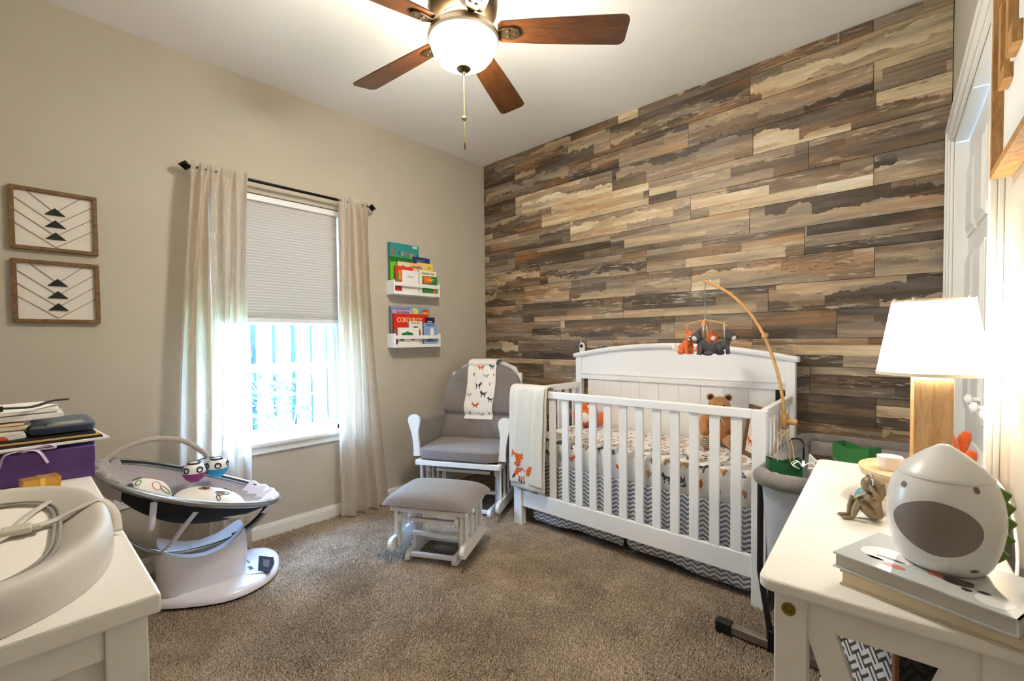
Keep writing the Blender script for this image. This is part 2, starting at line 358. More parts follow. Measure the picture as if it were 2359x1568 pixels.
# planks, each one an object
rows = {17: [1.339, 2.601, 2.734], 16: [.371, 1.279, 2.182], 15: [.923, 1.83, 2.738], 14: [.377, 1.294, 2.199], 13: [.657, 1.568, 2.47], 12: [.931, 1.844, 2.743],
        11: [.363, 1.276, 2.183], 10: [.633, 1.548, 2.454], 9: [.937, 1.848, 2.75], 8: [.449, 1.375, 2.281], 7: [.834, 1.742, 2.6], 6: [.389, 1.297, 2.2],
        5: [.662, 1.57, 2.484], 4: [.95, 1.855, 2.763], 3: [.38, 1.29, 2.19], 2: [.66, 1.56, 2.47], 1: [.93, 1.84, 2.75], 0: [.4, 1.3, 2.2], -1: [.7, 1.61, 2.5]}
pr_ = random.Random(5)
for k, js in rows.items():
    z0 = .13+.15*k; z1 = min(z0+.15, H); z0 = max(z0, 0.001)
    xs = [0.001]+js+[WX-.002]
    for a, b in zip(xs[:-1], xs[1:]):
        t = pr_.choice([.0084, .0080, .0088]); e = .0003
        G().add([(0, 0, 0), (b-a-2*e, 0, 0), (b-a-2*e, 0, z1-z0-2*e), (0, 0, z1-z0-2*e)]+[(.001, -t, .001), (b-a-2*e-.001, -t, .001), (b-a-2*e-.001, -t, z1-z0-2*e-.001), (.001, -t, z1-z0-2*e-.001)],
                [(0, 3, 2, 1), (4, 5, 6, 7), (0, 1, 5, 4), (1, 2, 6, 5), (2, 3, 7, 6), (3, 0, 4, 7)]).build('plank', M_PLANK, wall_back, smooth=False, loc=(a+e, .0125, z0+e))
# right wall with the closet opening
CS0, CS1, CZ = .11, 1.27, 2.03
g_ = G(); g_.M = WALLM
g_.box(-.05, CS0, 0, .12, 0, H).box(CS1, 3.6, 0, .12, 0, H).box(CS0, CS1, 0, .12, CZ, H)
wall_right = struct(g_.build('wall_right', M_WALL, smooth=False))
g_ = G(); g_.M = WALLM
def casing(g, a, b, z0, z1, horiz=False):
    if horiz: g.box(a, b, -.012, 0, z0, z1).box(a, b, -.020, -.012, z0+.012, z1-.026).box(a, b, -.026, -.012, z1-.02, z1)
    else:
        g.box(a, b, -.012, 0, z0, z1)
struct_c = []
g_.box(CS0-.075, CS0, -.012, 0, 0, CZ).box(CS0-.075, CS0-.055, -.026, -.012, 0, CZ+.075).box(CS0-.05, CS0-.012, -.020, -.012, 0, CZ+.05)
g_.box(CS1, CS1+.075, -.012, 0, 0, CZ).box(CS1+.055, CS1+.075, -.026, -.012, 0, CZ+.075).box(CS1+.012, CS1+.05, -.020, -.012, 0, CZ+.05)
casing(g_, CS0-.075, CS1+.075, CZ, CZ+.075, True)
g_.box(CS0, CS0+.012, 0, .1, 0, CZ).box(CS1-.012, CS1, 0, .1, 0, CZ).box(CS0, CS1, 0, .1, CZ-.012, CZ)
struct(g_.build('trim_1', M_TRIM, smooth=False, bevel=.003))
def closet_door(name, s0, s1, knob_s):
    g = G(); g.M = WALLM; g.box(s0, s1, .045, .075, .012, CZ-.016)
    d = struct(g.build(name, M_TRIM, smooth=False))
    w = (s1-s0-.06-.04)/2
    for i in range(2):
        a = s0+.03+i*(w+.04)
        for z0, z1 in ((.10, .78), (.88, 1.52), (1.60, 1.90)):
            q = G(); q.M = WALLM
            q.box(a, a+w, .038, .045, z0, z1); q.add([(a+.012, .038, z0+.012), (a+w-.012, .038, z0+.012), (a+w-.012, .038, z1-.012), (a+.012, .038, z1-.012), (a+.03, .031, z0+.03), (a+w-.03, .031, z0+.03), (a+w-.03, .031, z1-.03), (a+.03, .031, z1-.03)], [(4, 5, 6, 7), (0, 1, 5, 4), (1, 2, 6, 5), (2, 3, 7, 6), (3, 0, 4, 7)])
            q.build('door_panel', M_TRIM, d, smooth=False)
    for ks, kz in knob_s:
        q = G(); p0 = WALLM @ Vector((ks, .045, kz)); p1 = WALLM @ Vector((ks, .02, kz)); p2 = WALLM @ Vector((ks, .004, kz))
        q.tube([p0, p1, WALLM @ Vector((ks, .014, kz)), p2, WALLM @ Vector((ks, -.003, kz))], [.008, .008, .017, .018, .008], 14); q.build('knob', M_WHITE, d)
closet_door('door_1', CS0+.014, .688, [(.64, .965)]); closet_door('door_2', .692, CS1-.014, [(.79, .955), (1.03, .965)])
# baseboards
def bb(g, x0, y0, x1, y1, nx, ny):
    for h0, h1, t in ((0, .068, .014), (.068, .078, .011), (.078, .086, .007)):
        g.add([(x0, y0, h0), (x1, y1, h0), (x1, y1, h1), (x0, y0, h1), (x0+nx*t, y0+ny*t, h0), (x1+nx*t, y1+ny*t, h0), (x1+nx*t, y1+ny*t, h1), (x0+nx*t, y0+ny*t, h1)],
              [(0, 1, 2, 3), (4, 7, 6, 5), (0, 4, 5, 1), (1, 5, 6, 2), (2, 6, 7, 3), (3, 7, 4, 0)])
g_ = G(); bb(g_, 0, YB, 0, 0, 1, 0); struct(g_.build('baseboard_left', M_TRIM, smooth=False))
g_ = G(); a = WALLM @ Vector((CS1+.08, 0, 0)); b = WALLM @ Vector((3.35, 0, 0)); bb(g_, a.x, a.y, b.x, b.y, -1, 0); struct(g_.build('baseboard_right', M_TRIM, smooth=False))

# ------------------------------------------------------------------ window
MV = mat('window_vinyl', (238, 242, 248), .3)
g_ = G(); ys, ye = WY0, WY1
g_.box(-.12, -.06, ys, ys+.022, WZ0, WZ1).box(-.12, -.06, ye-.022, ye, WZ0, WZ1).box(-.12, -.06, ys, ye, WZ1-.04, WZ1).box(-.12, -.06, ys, ye, WZ0, WZ0+.035)
win = struct(g_.build('window_1', MV, smooth=False, bevel=.003))
g_ = G(); za, zb = WZ0+.035, 1.335
g_.box(-.095, -.065, ys+.022, ys+.045, za, zb).box(-.095, -.065, ye-.045, ye-.022, za, zb).box(-.095, -.065, ys+.045, ye-.045, za, za+.03).box(-.095, -.065, ys+.045, ye-.045, zb-.03, zb)
sash = g_.build('lower_sash', MV, win, smooth=False, bevel=.003)
G().box(-.083, -.079, ys+.045, ye-.045, za+.03, zb-.03).build('pane', M_GLASS, sash, smooth=False)
G().box(-.066, -.055, (ys+ye)/2-.03, (ys+ye)/2+.03, za+.012, za+.03).build('sash_lift', MV, sash, smooth=False, bevel=.003)
g_ = G(); g_.box(-.118, -.098, ys+.045, ys+.07, 1.30, WZ1-.04).box(-.118, -.098, ye-.07, ye-.045, 1.30, WZ1-.04).box(-.118, -.098, ys+.07, ye-.07, WZ1-.07, WZ1-.04).box(-.118, -.098, ys+.07, ye-.07, 1.30, 1.33)
us = g_.build('upper_sash', MV, win, smooth=False); G().box(-.110, -.106, ys+.07, ye-.07, 1.33, WZ1-.07).build('pane', M_GLASS, us, smooth=False)
G().box(-.06, .035, ys-.03, ye+.03, WZ0-.02, WZ0+.002).build('window_sill', M_TRIM, win, smooth=False, bevel=.004)
G().box(.0, .016, ys-.01, ye+.01, WZ0-.066, WZ0-.02).build('window_apron', M_TRIM, win, smooth=False, bevel=.004)
# cellular shade
sh = thing('window_shade', 'pale grey pleated cellular shade pulled halfway down the window', 'window shade', (-.03, (ys+ye)/2, WZ1))
MSH = translucent_mat('shade_fabric', (206, 204, 200), .10)
q = G(); q.box(-.028, .022, ys-(ys+ye)/2+.006, ye-(ys+ye)/2-.006, -.04, -.004); q.build('head_rail', M_WHITE, sh, smooth=False, bevel=.004)
q = G(); q.box(-.018, .018, ys-(ys+ye)/2+.012, ye-(ys+ye)/2-.012, -.765, -.740); q.build('bottom_rail', mat('shade_rail', (226, 228, 234), .4), sh, smooth=False, bevel=.003)
zs = []; z = -.04
npl = 42
for i in range(npl*2+1):
    t = i/(npl*2); zz = -.04-(.70)*(1-(1-t)**1.0) if t < .84 else None
    zs.append(t)
def pleat_z(t): return -.04-.70*(t/.9*.955 if t < .9 else .955+(t-.9)/.1*.045)
hy = (ye-ys)/2-.014
for sgn, nm in ((1, 'front_pleats'),):
    q = G(); vs = []; fs = []
    for i in range(npl*2+1):
        t = i/(npl*2); d = .0035 if i % 2 else -.0005; vs += [(d, -hy, pleat_z(t)), (d, hy, pleat_z(t))]
    k = len(vs)
    for i in range(npl*2+1):
        t = i/(npl*2); d = -.0035 if i % 2 else .0005; vs += [(d-.004, -hy, pleat_z(t)), (d-.004, hy, pleat_z(t))]
    for i in range(npl*2): fs += [(2*i, 2*i+1, 2*i+3, 2*i+2), (k+2*i, k+2*i+2, k+2*i+3, k+2*i+1)]
    o = q.add(vs, fs).build('pleats', MSH, sh, smooth=False)
# curtain rod
rod = thing('curtain_rod', 'thin black curtain rod with diamond finials above the window', 'curtain rod', (.085, -1.71, 2.118))
G().cyl((0, -.50, 0), (0, .49, 0), .009, n=12).build('rod', M_BLKMET, rod)
for s, y in ((-1, -.50), (1, .49)):
    q = G(); q.tube([(0, y, 0), (0, y+s*.012, 0), (0, y+s*.018, 0)], [.013, .013, .006], 12)
    q.add([(0, y+s*.018, 0), (0, y+s*.048, .027), (.027, y+s*.048, 0), (0, y+s*.048, -.027), (-.027, y+s*.048, 0), (0, y+s*.082, 0)], [(0, 1, 2), (0, 2, 3), (0, 3, 4), (0, 4, 1), (5, 2, 1), (5, 3, 2), (5, 4, 3), (5, 1, 4)])
    q.build('finial', M_BLKMET, rod, smooth=False)
    q = G(); yb = y-s*.018; q.box(-.0845, -.078, yb-.012, yb+.012, -.06, .012); q.box(-.08, 0, yb-.004, yb+.004, -.02, -.009); q.lathe([(.0125, -.004), (.0125, .004)], 14, (0, yb, 0), 'y'); q.box(-.02, -.008, yb-.006, yb+.006, -.045, -.012)
    q.build('bracket', M_BLKMET, rod, smooth=False)
def curtain(label, t0, t1, b0, b1, zb, ph, folds, ex):
    c = thing('curtain', label, 'curtain', (.085, (t0+t1)/2, 2.118), group=None)
    yc = (t0+t1)/2; nu, nv = 150, 40
    def fn(u, v):
        z = .028-(2.118+.028-zb)*v
        w = smoothstep(0, .05, v)
        y0 = t0+(b0-t0)*v**ex; y1 = t1+(b1-t1)*v**ex
        g = math.sin(u*2*PI*folds+ph+1.2*math.sin(u*5+ph))*(.010+.028*w*(.55+.45*v)) + .006*math.sin(u*2*PI*folds*2.7+v*4)*(1-.5*v) + .004*math.sin(u*90+v*2)*(1-w)
        y = y0+(y1-y0)*u+.012*w*math.cos(u*2*PI*folds+ph)*(.6+.4*v)+.006*math.sin(v*7+u*9)
        hug = 1 if v > .045 else .5
        x = .016+g*hug+.012*v
        return (max(-.062, x), y-yc, z)
    G().grid(fn, nu, nv).build('fabric', M_LINEN, c, ang=80)
    def hem(u, v):
        p = fn(u, .975+.02*v); return (p[0]+.002, p[1], p[2])
    return c
curtain('left curtain panel of sheer oatmeal linen, behind the baby swing', -2.235, -1.965, -2.36, -1.995, .02, .4, 5.5, .6)
curtain('right curtain panel of sheer oatmeal linen, beside the book shelves', -1.425, -1.215, -1.455, -1.085, .02, 1.7, 4.5, 1.6)

# ------------------------------------------------------------------ outside: yard and fence
struct(G().box(-9, -.13, -8, 5, -.25, -.2).build('yard', mat('yard_grass', (150, 170, 110), .9, var=(6, .3)), smooth=False))
fence = thing('garden_fence', 'sunlit wooden picket fence outside the window', 'fence', (-1.75, -2.6, -.2))
MF = wood('fence_board', (120, 118, 112), (190, 186, 176), (8, 8, 1), .8)
y = -3.2; fr = random.Random(4); fmesh = G().box(0, .018, -.069, .069, 0, 2.1).build('fence_board', MF, fence, smooth=False); fmesh.location = (0, y, 0)
while y < 3.6:
    y += .138+fr.choice([.026, .030, .038, .052]); o = fmesh.copy(); COL.objects.link(o); o.location = (fr.uniform(-.004, .004), y, 0)
for z in (.3, 1.1, 1.8): G().box(-.05, -.004, -3.4, 3.8, z, z+.08).build('fence_rail', MF, fence, smooth=False)
hd = thing('backdrop', 'added dark leafy hedge showing through the fence gaps', 'backdrop', (-3.0, .2, -.2))  # added behind the fence so its gaps stay dark teal against the sky
q = G(); hr = random.Random(2); q.box(-.25, .1, -4.5, 4.5, 0, 3.6)
for i in range(900):
    c = Vector((.12+hr.uniform(0, .12), hr.uniform(-4, 4), hr.uniform(.1, 3.6))); a = Vector((hr.uniform(-.3, .3), hr.uniform(-1, 1), hr.uniform(-1, 1))).normalized()*.09; b = a.cross(Vector((1, .2, .1))).normalized()*.035
    q.add([c-a, c+b, c+a, c-b], [(0, 1, 2, 3)])
hf = q.build('foliage', mat('backdrop_leaf', (5, 36, 44), .9, var=(3, .5)), hd, smooth=False)
bush = thing('yard_shrub', 'leafy shrub in front of the fence outside the window', 'shrub', (-1.35, -1.25, -.2))
q = G(); br = random.Random(11)
for i in range(420):
    c = Vector((br.gauss(0, .11), br.gauss(0, .17), br.uniform(.15, 1.15))); a = Vector((br.uniform(-1, 1), br.uniform(-1, 1), br.uniform(-.2, 1))).normalized()*.045; b = a.cross(Vector((br.uniform(-1, 1), br.uniform(-1, 1), br.uniform(-1, 1)))).normalized()*.016
    q.add([c-a, c+b, c+a, c-b], [(0, 1, 2, 3)])
o = q.build('foliage', mat('leaf', (50, 130, 140), .6), bush, smooth=False)
q = G()
for i in range(6): q.tube([(0, 0, 0), (br.gauss(0, .05), br.gauss(0, .08), .5), (br.gauss(0, .1), br.gauss(0, .15), 1.05)], [.012, .009, .004], 6)
q.build('stem', M_FRAMEW, bush)

# ------------------------------------------------------------------ wall outlet
ot = thing('wall_outlet', 'white double wall outlet low on the wall behind the swing', 'outlet', (0, -2.547, .422))
G().box(.0002, .006, -.035, .035, -.057, .057).build('cover_plate', M_WHITE, ot, smooth=False, bevel=.002)
for z in (-.022, .022):
    q = G().lathe([(.016, .006), (.016, .0075), (.014, .008)], 20, (0, 0, z), 'x'); r = q.build('receptacle', M_WHITE, ot)
    q = G(); q.box(.008, .0084, -.007, -.005, z-.001, z+.008).box(.008, .0084, .005, .007, z-.001, z+.008).box(.008, .0084, -.002, .002, z-.010, z-.006); q.build('slots', M_BLACK, r, smooth=False)

# ------------------------------------------------------------------ wall art
MART = mat('art_panel', (226, 218, 208), .8, var=(5, .04)); MST = mat('art_strip', (150, 134, 112), .7); MTRI = mat('art_black', (16, 15, 14), .6)
def wall_art(z0, z1, label):
    t = thing('wall_art', label, 'wall art', (.0, -2.748, (z0+z1)/2), group='geometric wall art left of the window')
    w, h = .286, z1-z0; hw, hh = w/2, h/2; b = .016; d = .026
    G().box(.0005, .010, -hw+.004, hw-.004, -hh+.004, hh-.004).build('backing_panel', MART, t, smooth=False)
    for bx in ((-hw, -hw+b, -hh, hh), (hw-b, hw, -hh, hh), (-hw+b, hw-b, -hh, -hh+b), (-hw+b, hw-b, hh-b, hh)):
        G().box(.001, d, *bx).build('frame_board', M_FRAMEW, t, smooth=False, bevel=.0015)
    iw, ih = w-2*b, h-2*b
    for k, (lz, cz) in enumerate(((-.07, .33), (.14, .55), (.37, .77), (.60, .98))):
        for s in (-1, 1):
            y0, zz0 = s*(iw/2-.001), ih/2-ih*lz; y1, zz1 = 0, ih/2-ih*cz+.001*0
            if lz < 0: f = .16*iw; y0 = s*(iw/2-f); zz0 = ih/2-.001
            G().bar((.0115, y0, zz0), (.0115, y1, max(zz1, -ih/2+.003)), .003, .0032, (1, 0, 0)).build('line_strip', MST, t, smooth=False)
    for za, zb in ((.25, .385), (.475, .61), (.70, .835)):
        G().prism([(-.136*iw, ih/2-ih*zb), (.136*iw, ih/2-ih*zb), (0, ih/2-ih*za)], .0105, .0165, 'yz').build('triangle', MTRI, t, smooth=False)
wall_art(1.612, 1.887, 'upper brown framed wall art of three black triangles'); wall_art(1.289, 1.568, 'lower brown framed wall art of three black triangles')

# ------------------------------------------------------------------ picture ledges and books
def ledge(z0, z1, label):
    t = thing('book_ledge', label, 'shelf', (0, -.805, z0)); h = z1-z0; hl = .212
    G().box(.001, .1, -hl, -hl+.012, 0, h).build('side_panel', M_WHITE, t, smooth=False, bevel=.002); G().box(.001, .1, hl-.012, hl, 0, h).build('side_panel', M_WHITE, t, smooth=False, bevel=.002)
    G().box(.001, .1, -hl+.012, hl-.012, 0, .012).build('bottom_board', M_WHITE, t, smooth=False)
    G().box(.088, .1, -hl+.012, hl-.012, .012, .024).build('front_lip', M_WHITE, t, smooth=False); G().box(.088, .1, -hl+.012, hl-.012, .062, .09).build('front_rail', M_WHITE, t, smooth=False, bevel=.002)
    G().box(.001, .008, -hl+.012, hl-.012, .05, .09).build('back_rail', M_WHITE, t, smooth=False)
    return z0+.012
zt1 = ledge(1.530, 1.634, 'upper white picture ledge holding children books'); zt2 = ledge(1.139, 1.242, 'lower white picture ledge holding children books')
def book(label, y0, y1, ztop, zt, x, thick, col, texts=(), deco=(), lean=.0, round_=False):
    y0 = max(y0, -1.003); y1 = min(y1, -.607)
    t = thing('picture_book', label, 'book', (x, (y0+y1)/2, zt+.0008)); w = y1-y0; h = ztop-zt-.001
    M = Matrix.Shear('XY', 4, (0, 0)) if False else Matrix.Identity(4)
    mc = mat('book_%d_%d_%d' % tuple(col), col, .35)
    c = G(); 
    c.box(0, .0022, -w/2, w/2, 0, h).box(-thick, -thick+.0022, -w/2, w/2, 0, h).box(-thick, .0022, -w/2, -w/2+.0025, 0, h); c.build('cover', mc, t, smooth=False)
    G().box(-thick+.0022, 0, -w/2+.0025, w/2-.003, .003, h-.003).build('pages', M_PAPER, t, smooth=False)
    base = Matrix(((0, 0, 1, .0026), (1, 0, 0, 0), (0, 1, 0, 0), (0, 0, 0, 1)))
    if deco:
        q = G(); ms = []
        for k, (colr, pts) in enumerate(deco):
            ms.append(mat('ink_%d_%d_%d' % tuple(colr), colr, .5)); q.cur = k
            e = .0001*k
            n = len(pts); pp = [(min(max(a, -.49), .49)*w, min(max(b, .003), .998)*h) for a, b in pts]
            q.add([(.0023+e, a, b) for a, b in pp], [tuple(range(n))])
        q.build('cover_print', ms, t, smooth=False)
    for (s, cy, cz, size, colr, sq) in texts:
        mt = mat('ink_%d_%d_%d' % tuple(colr), colr, .5)
        text_mesh(s, size, mt, t, Matrix.Translation((.0002, cy*w, cz*h)) @ base, extr=.0002, squeeze=sq, bold=.0006)
    return t
def disc(cx, cz, rx, rz, n=14): return [(cx+rx*math.cos(2*PI*i/n), cz+rz*math.sin(2*PI*i/n)) for i in range(n)]
def rect(a, b, c, d): return [(a, c), (b, c), (b, d), (a, d)]
U = 1.530+.012; L_ = 1.139+.012
book('tall teal picture book with big red E, at the back of the upper ledge', -1.012, -.737, 1.918, U, .024, .012, (38, 140, 140),
     [('E', -.34, .80, .085, (214, 60, 40), .8), ('V', -.17, .80, .036, (20, 60, 60), .9), ('E', -.07, .80, .04, (230, 200, 120), .8), ('R', .03, .80, .04, (214, 90, 110), .8), ('Y', .12, .80, .042, (214, 70, 50), .8), ('O', .23, .79, .038, (240, 180, 60), .9), ('N', .34, .78, .036, (210, 110, 140), .9), ('E', .43, .78, .036, (20, 90, 90), .8)], [((200, 225, 220), rect(.28, .44, .94, .985))])
book('bright green picture book with dark grass top edge on the upper ledge', -1.008, -.804, 1.816, U, .034, .007, (110, 205, 40), [], [((20, 110, 40), [(-.49, .86), (-.4, .83), (-.3, .87), (-.2, .82), (-.1, .86), (0, .81), (.1, .86), (.2, .8), (.3, .87), (.4, .83), (.49, .86), (.49, .99), (-.49, .99)])])
book('navy blue picture book at the back right of the upper ledge', -.800, -.641, 1.834, U, .034, .007, (30, 58, 108), [], [((70, 110, 170), rect(-.3, .2, .88, .93))])
book('yellow picture book behind the peach one on the upper ledge', -.770, -.618, 1.792, U, .044, .007, (240, 214, 90), [], [((60, 50, 30), disc(.25, .86, .05, .02))])
book('peach picture book titled WHEELS on the upper ledge', -.953, -.700, 1.779, U, .053, .006, (244, 196, 150), [('WHEELS', .2, .87, .030, (60, 30, 30), .8)], [((230, 215, 190), rect(-.48, -.1, .80, .97)), ((225, 130, 90), disc(-.3, .85, .07, .05)), ((225, 130, 90), disc(-.02, .85, .05, .05))])
book('red and orange picture book at the left of the upper ledge', -.981, -.823, 1.743, U, .062, .006, (220, 60, 34), [], [((240, 140, 50), rect(-.3, .3, .5, .85)), ((40, 150, 60), disc(-.35, .5, .06, .3))])
book('small white picture book with one yellow dot on the upper ledge', -.931, -.777, 1.716, U, .072, .006, (240, 238, 236), [('PRESS', 0, .72, .022, (196, 190, 190), 1)], [((250, 214, 90), disc(.02, .45, .05, .045))])
book('cream picture book titled Little Blue Truck on the upper ledge', -.775, -.606, 1.730, U, .072, .006, (246, 238, 206), [('Little Blue Truck', 0, .88, .024, (60, 90, 90), .72)], [((70, 120, 190), disc(0, .3, .2, .1))])
book('small green and orange board book at the front of the upper ledge', -.745, -.606, 1.687, U, .083, .007, (46, 130, 60), [('CLANCY', 0, .8, .022, (250, 210, 70), .9)], [((232, 110, 40), rect(-.48, .1, .62, .97)), ((60, 90, 140), disc(.05, .55, .13, .1)), ((232, 100, 40), rect(.2, .4, .1, .35))])
book('blue picture book with red peaks at the back left of the lower ledge', -1.010, -.846, 1.446, L_, .024, .012, (130, 150, 200), [], [((190, 70, 90), [(-.2, .9), (-.1, .96), (0, .9), (.1, .96), (.2, .9), (.3, .96), (.4, .9)])])
book('sky blue picture book with yellow tuft and red disc on the lower ledge', -.843, -.641, 1.450, L_, .024, .010, (120, 170, 205), [('LORAX', .27, .84, .030, (250, 220, 90), .8)], [((214, 70, 44), disc(.27, .84, .22, .11)), ((244, 220, 90), disc(-.2, .88, .16, .09))])
book('pale purple picture book behind the red one on the lower ledge', -1.000, -.800, 1.421, L_, .036, .008, (196, 170, 200), [('BLACKBEAR', 0, .93, .02, (110, 50, 80), 1)], [])
book('red picture book titled CORDUROY on the lower ledge', -.995, -.703, 1.392, L_, .048, .008, (214, 40, 28), [('CORDUROY', 0, .80, .052, (250, 224, 140), .78)], [((80, 150, 90), rect(-.49, -.44, .1, .5))])
book('dark navy board book with rounded corner on the lower ledge', -.701, -.612, 1.371, L_, .048, .010, (30, 34, 66), [], [((200, 200, 210), rect(-.3, .2, .82, .87))])
book('white board book with brown bear arch on the lower ledge', -.867, -.742, 1.337, L_, .060, .008, (236, 230, 220), [('BROWN BEAR', 0, .92, .012, (120, 110, 100), 1)], [((140, 70, 40), disc(0, .5, .38, .3)), ((236, 230, 220), disc(-.06, .46, .28, .26))])
book('white board book with green caterpillar, front left of the lower ledge', -.974, -.782, 1.287, L_, .072, .008, (244, 242, 232), [], [((20, 110, 50), disc(-.2, .6, .12, .13)), ((30, 130, 60), disc(-.05, .66, .12, .13)), ((20, 110, 50), disc(.1, .6, .12, .14)), ((60, 150, 70), disc(-.3, .35, .1, .1)), ((200, 40, 30), disc(.2, .4, .08, .1))])
book('light blue picture book with white penguin on the lower ledge', -.741, -.606, 1.326, L_, .072, .008, (140, 176, 216), [('PENGUINS', 0, .90, .018, (70, 90, 130), .9), ('TENEMLAND', 0, .2, .02, (50, 80, 140), .7)], [((240, 240, 240), disc(.12, .6, .14, .2)), ((240, 170, 60), disc(-.3, .35, .1, .12)), ((120, 60, 40), disc(-.02, .3, .08, .1))])

# ================================================================== CEILING FAN
FX, FY = 1.537, -1.612
fan = thing('ceiling_fan', 'dark bronze ceiling fan with five walnut blades and a frosted bowl light', 'ceiling fan', (FX, FY, 2.74))
G().lathe([(.0, 0), (.085, -.001), (.088, -.02), (.080, -.045), (.06, -.06), (.06, -.085)], 40).build('canopy', M_BRONZE, fan)
G().lathe([(.06, -.075), (.105, -.085), (.135, -.105), (.142, -.135), (.142, -.165), (.137, -.172), (.142, -.18), (.138, -.215), (.118, -.245), (.10, -.255), (.10, -.258), (.088, -.262), (.088, -.270), (.0, -.270)], 48).build('motor_housing', M_BRONZE, fan)
q = G()
for k in range(5):
    a = 2*PI*k/5+.2; q.box(.137*math.cos(a)-.004, .137*math.cos(a)+.004, .137*math.sin(a)-.004, .137*math.sin(a)+.004, -.200, -.190)
q.build('housing_screws', M_BLKMET, fan, smooth=False)
MFIT = mat('brushed_champagne', (196, 184, 160), .35, .8)
q = G(); q.lathe([(.126, -.296), (.138, -.300), (.145, -.312), (.145, -.326), (.139, -.334), (.129, -.330), (.126, -.315), (.126, -.296)], 48, cap=False); q.lathe([(.0, -.268), (.024, -.269), (.022, -.318), (.0, -.320)], 20)
for i in range(3): a = 2*PI*i/3+.5; q.bar((.02*math.cos(a), .02*math.sin(a), -.314), (.128*math.cos(a), .128*math.sin(a), -.314), .014, .004)
q.build('light_fitter', MFIT, fan)
for i in range(3):
    a = 2*PI*i/3-.5; G().ball((.066*math.cos(a), .066*math.sin(a), -.318), (.020, .020, .020), 14, 8).build('bulb', glow_mat('fan_bulb_glow', (255, 242, 220), 220), fan)
M_BOWL = glow_mat('frosted_glass_bowl', (255, 246, 230), FAN_EMIT)
G().lathe([(.130, -.320), (.134, -.334), (.132, -.353), (.122, -.380), (.102, -.405), (.072, -.424), (.038, -.434), (.014, -.436), (.0, -.436)], 48, cap=False).build('glass_bowl', M_BOWL, fan)
G().lathe([(.0, -.434), (.026, -.4345), (.030, -.440), (.024, -.446), (.010, -.450), (.007, -.462), (.0, -.464)], 24).build('finial', M_BRONZE, fan)
BA0 = math.radians(42.2)
def blade_out():
    pts = [(.155, -.048), (.30, -.058), (.50, -.066), (.630, -.070)]
    for i in range(7):
        t = -PI/2+PI/2*i/6; pts.append((.640+.030*math.cos(t), -.042+.028*math.sin(t)))
    for i in range(7):
        t = PI/2*i/6; pts.append((.640+.030*math.cos(t), .042+.028*math.sin(t)))
    pts += [(.50, .066), (.30, .058), (.155, .048), (.142, .036), (.138, 0), (.142, -.036)]
    return pts
for k in range(5):
    a = BA0+k*2*PI/5; rot = (math.radians(-13), 0, a)
    bl = G().prism(blade_out(), -.003, .003, 'xy').build('fan_blade', M_WALNUT, fan, smooth=False, bevel=.0015); bl.location = (0, 0, -.292); bl.rotation_euler = Matrix.Rotation(a, 4, 'Z').to_3x3().to_4x4().to_euler() if False else (Matrix.Rotation(a, 4, 'Z') @ Matrix.Rotation(math.radians(-13), 4, 'X')).to_euler()
    q = G(); q.prism([(.085, -.011), (.14, -.011), (.165, -.026), (.20, -.030), (.225, -.022), (.232, 0), (.225, .022), (.20, .030), (.165, .026), (.14, .011), (.085, .011)], -.012, -.004, 'xy')
    q.lathe([(.007, -.016), (.007, -.011)], 10, (.185, .012, 0)); q.lathe([(.007, -.016), (.007, -.011)], 10, (.185, -.012, 0)); q.lathe([(.006, -.015), (.006, -.011)], 10, (.212, 0, 0))
    br_ = q.build('blade_bracket', M_BRONZE, fan, smooth=False, bevel=.002); br_.location = (0, 0, -.292); br_.rotation_euler = bl.rotation_euler
for dx, ln, nm in ((.006, .175, 0), (-.005, .275, 1)):
    q = G(); n = int(ln/.006)
    q.tube([(dx, -dx, -.458), (dx, -dx, -.458-ln)], .0011, 6)
    for i in range(0, n): q.ball((dx, -dx, -.460-i*.006), .0019, 6, 4)
    ch = q.build('pull_chain', M_BRASS, fan)
    if nm == 0: G().lathe([(.0, -.018), (.008, -.014), (.011, -.006), (.008, .002), (.002, .006), (0, .006)], 16, (dx, -dx, -.463-ln)).build('pull_fob', M_BRASS, ch)
    else: G().lathe([(.0, -.03), (.003, -.028), (.0035, -.012), (.002, 0), (0, .001)], 12, (dx, -dx, -.458-ln)).build('pull_fob', M_BRONZE, ch)

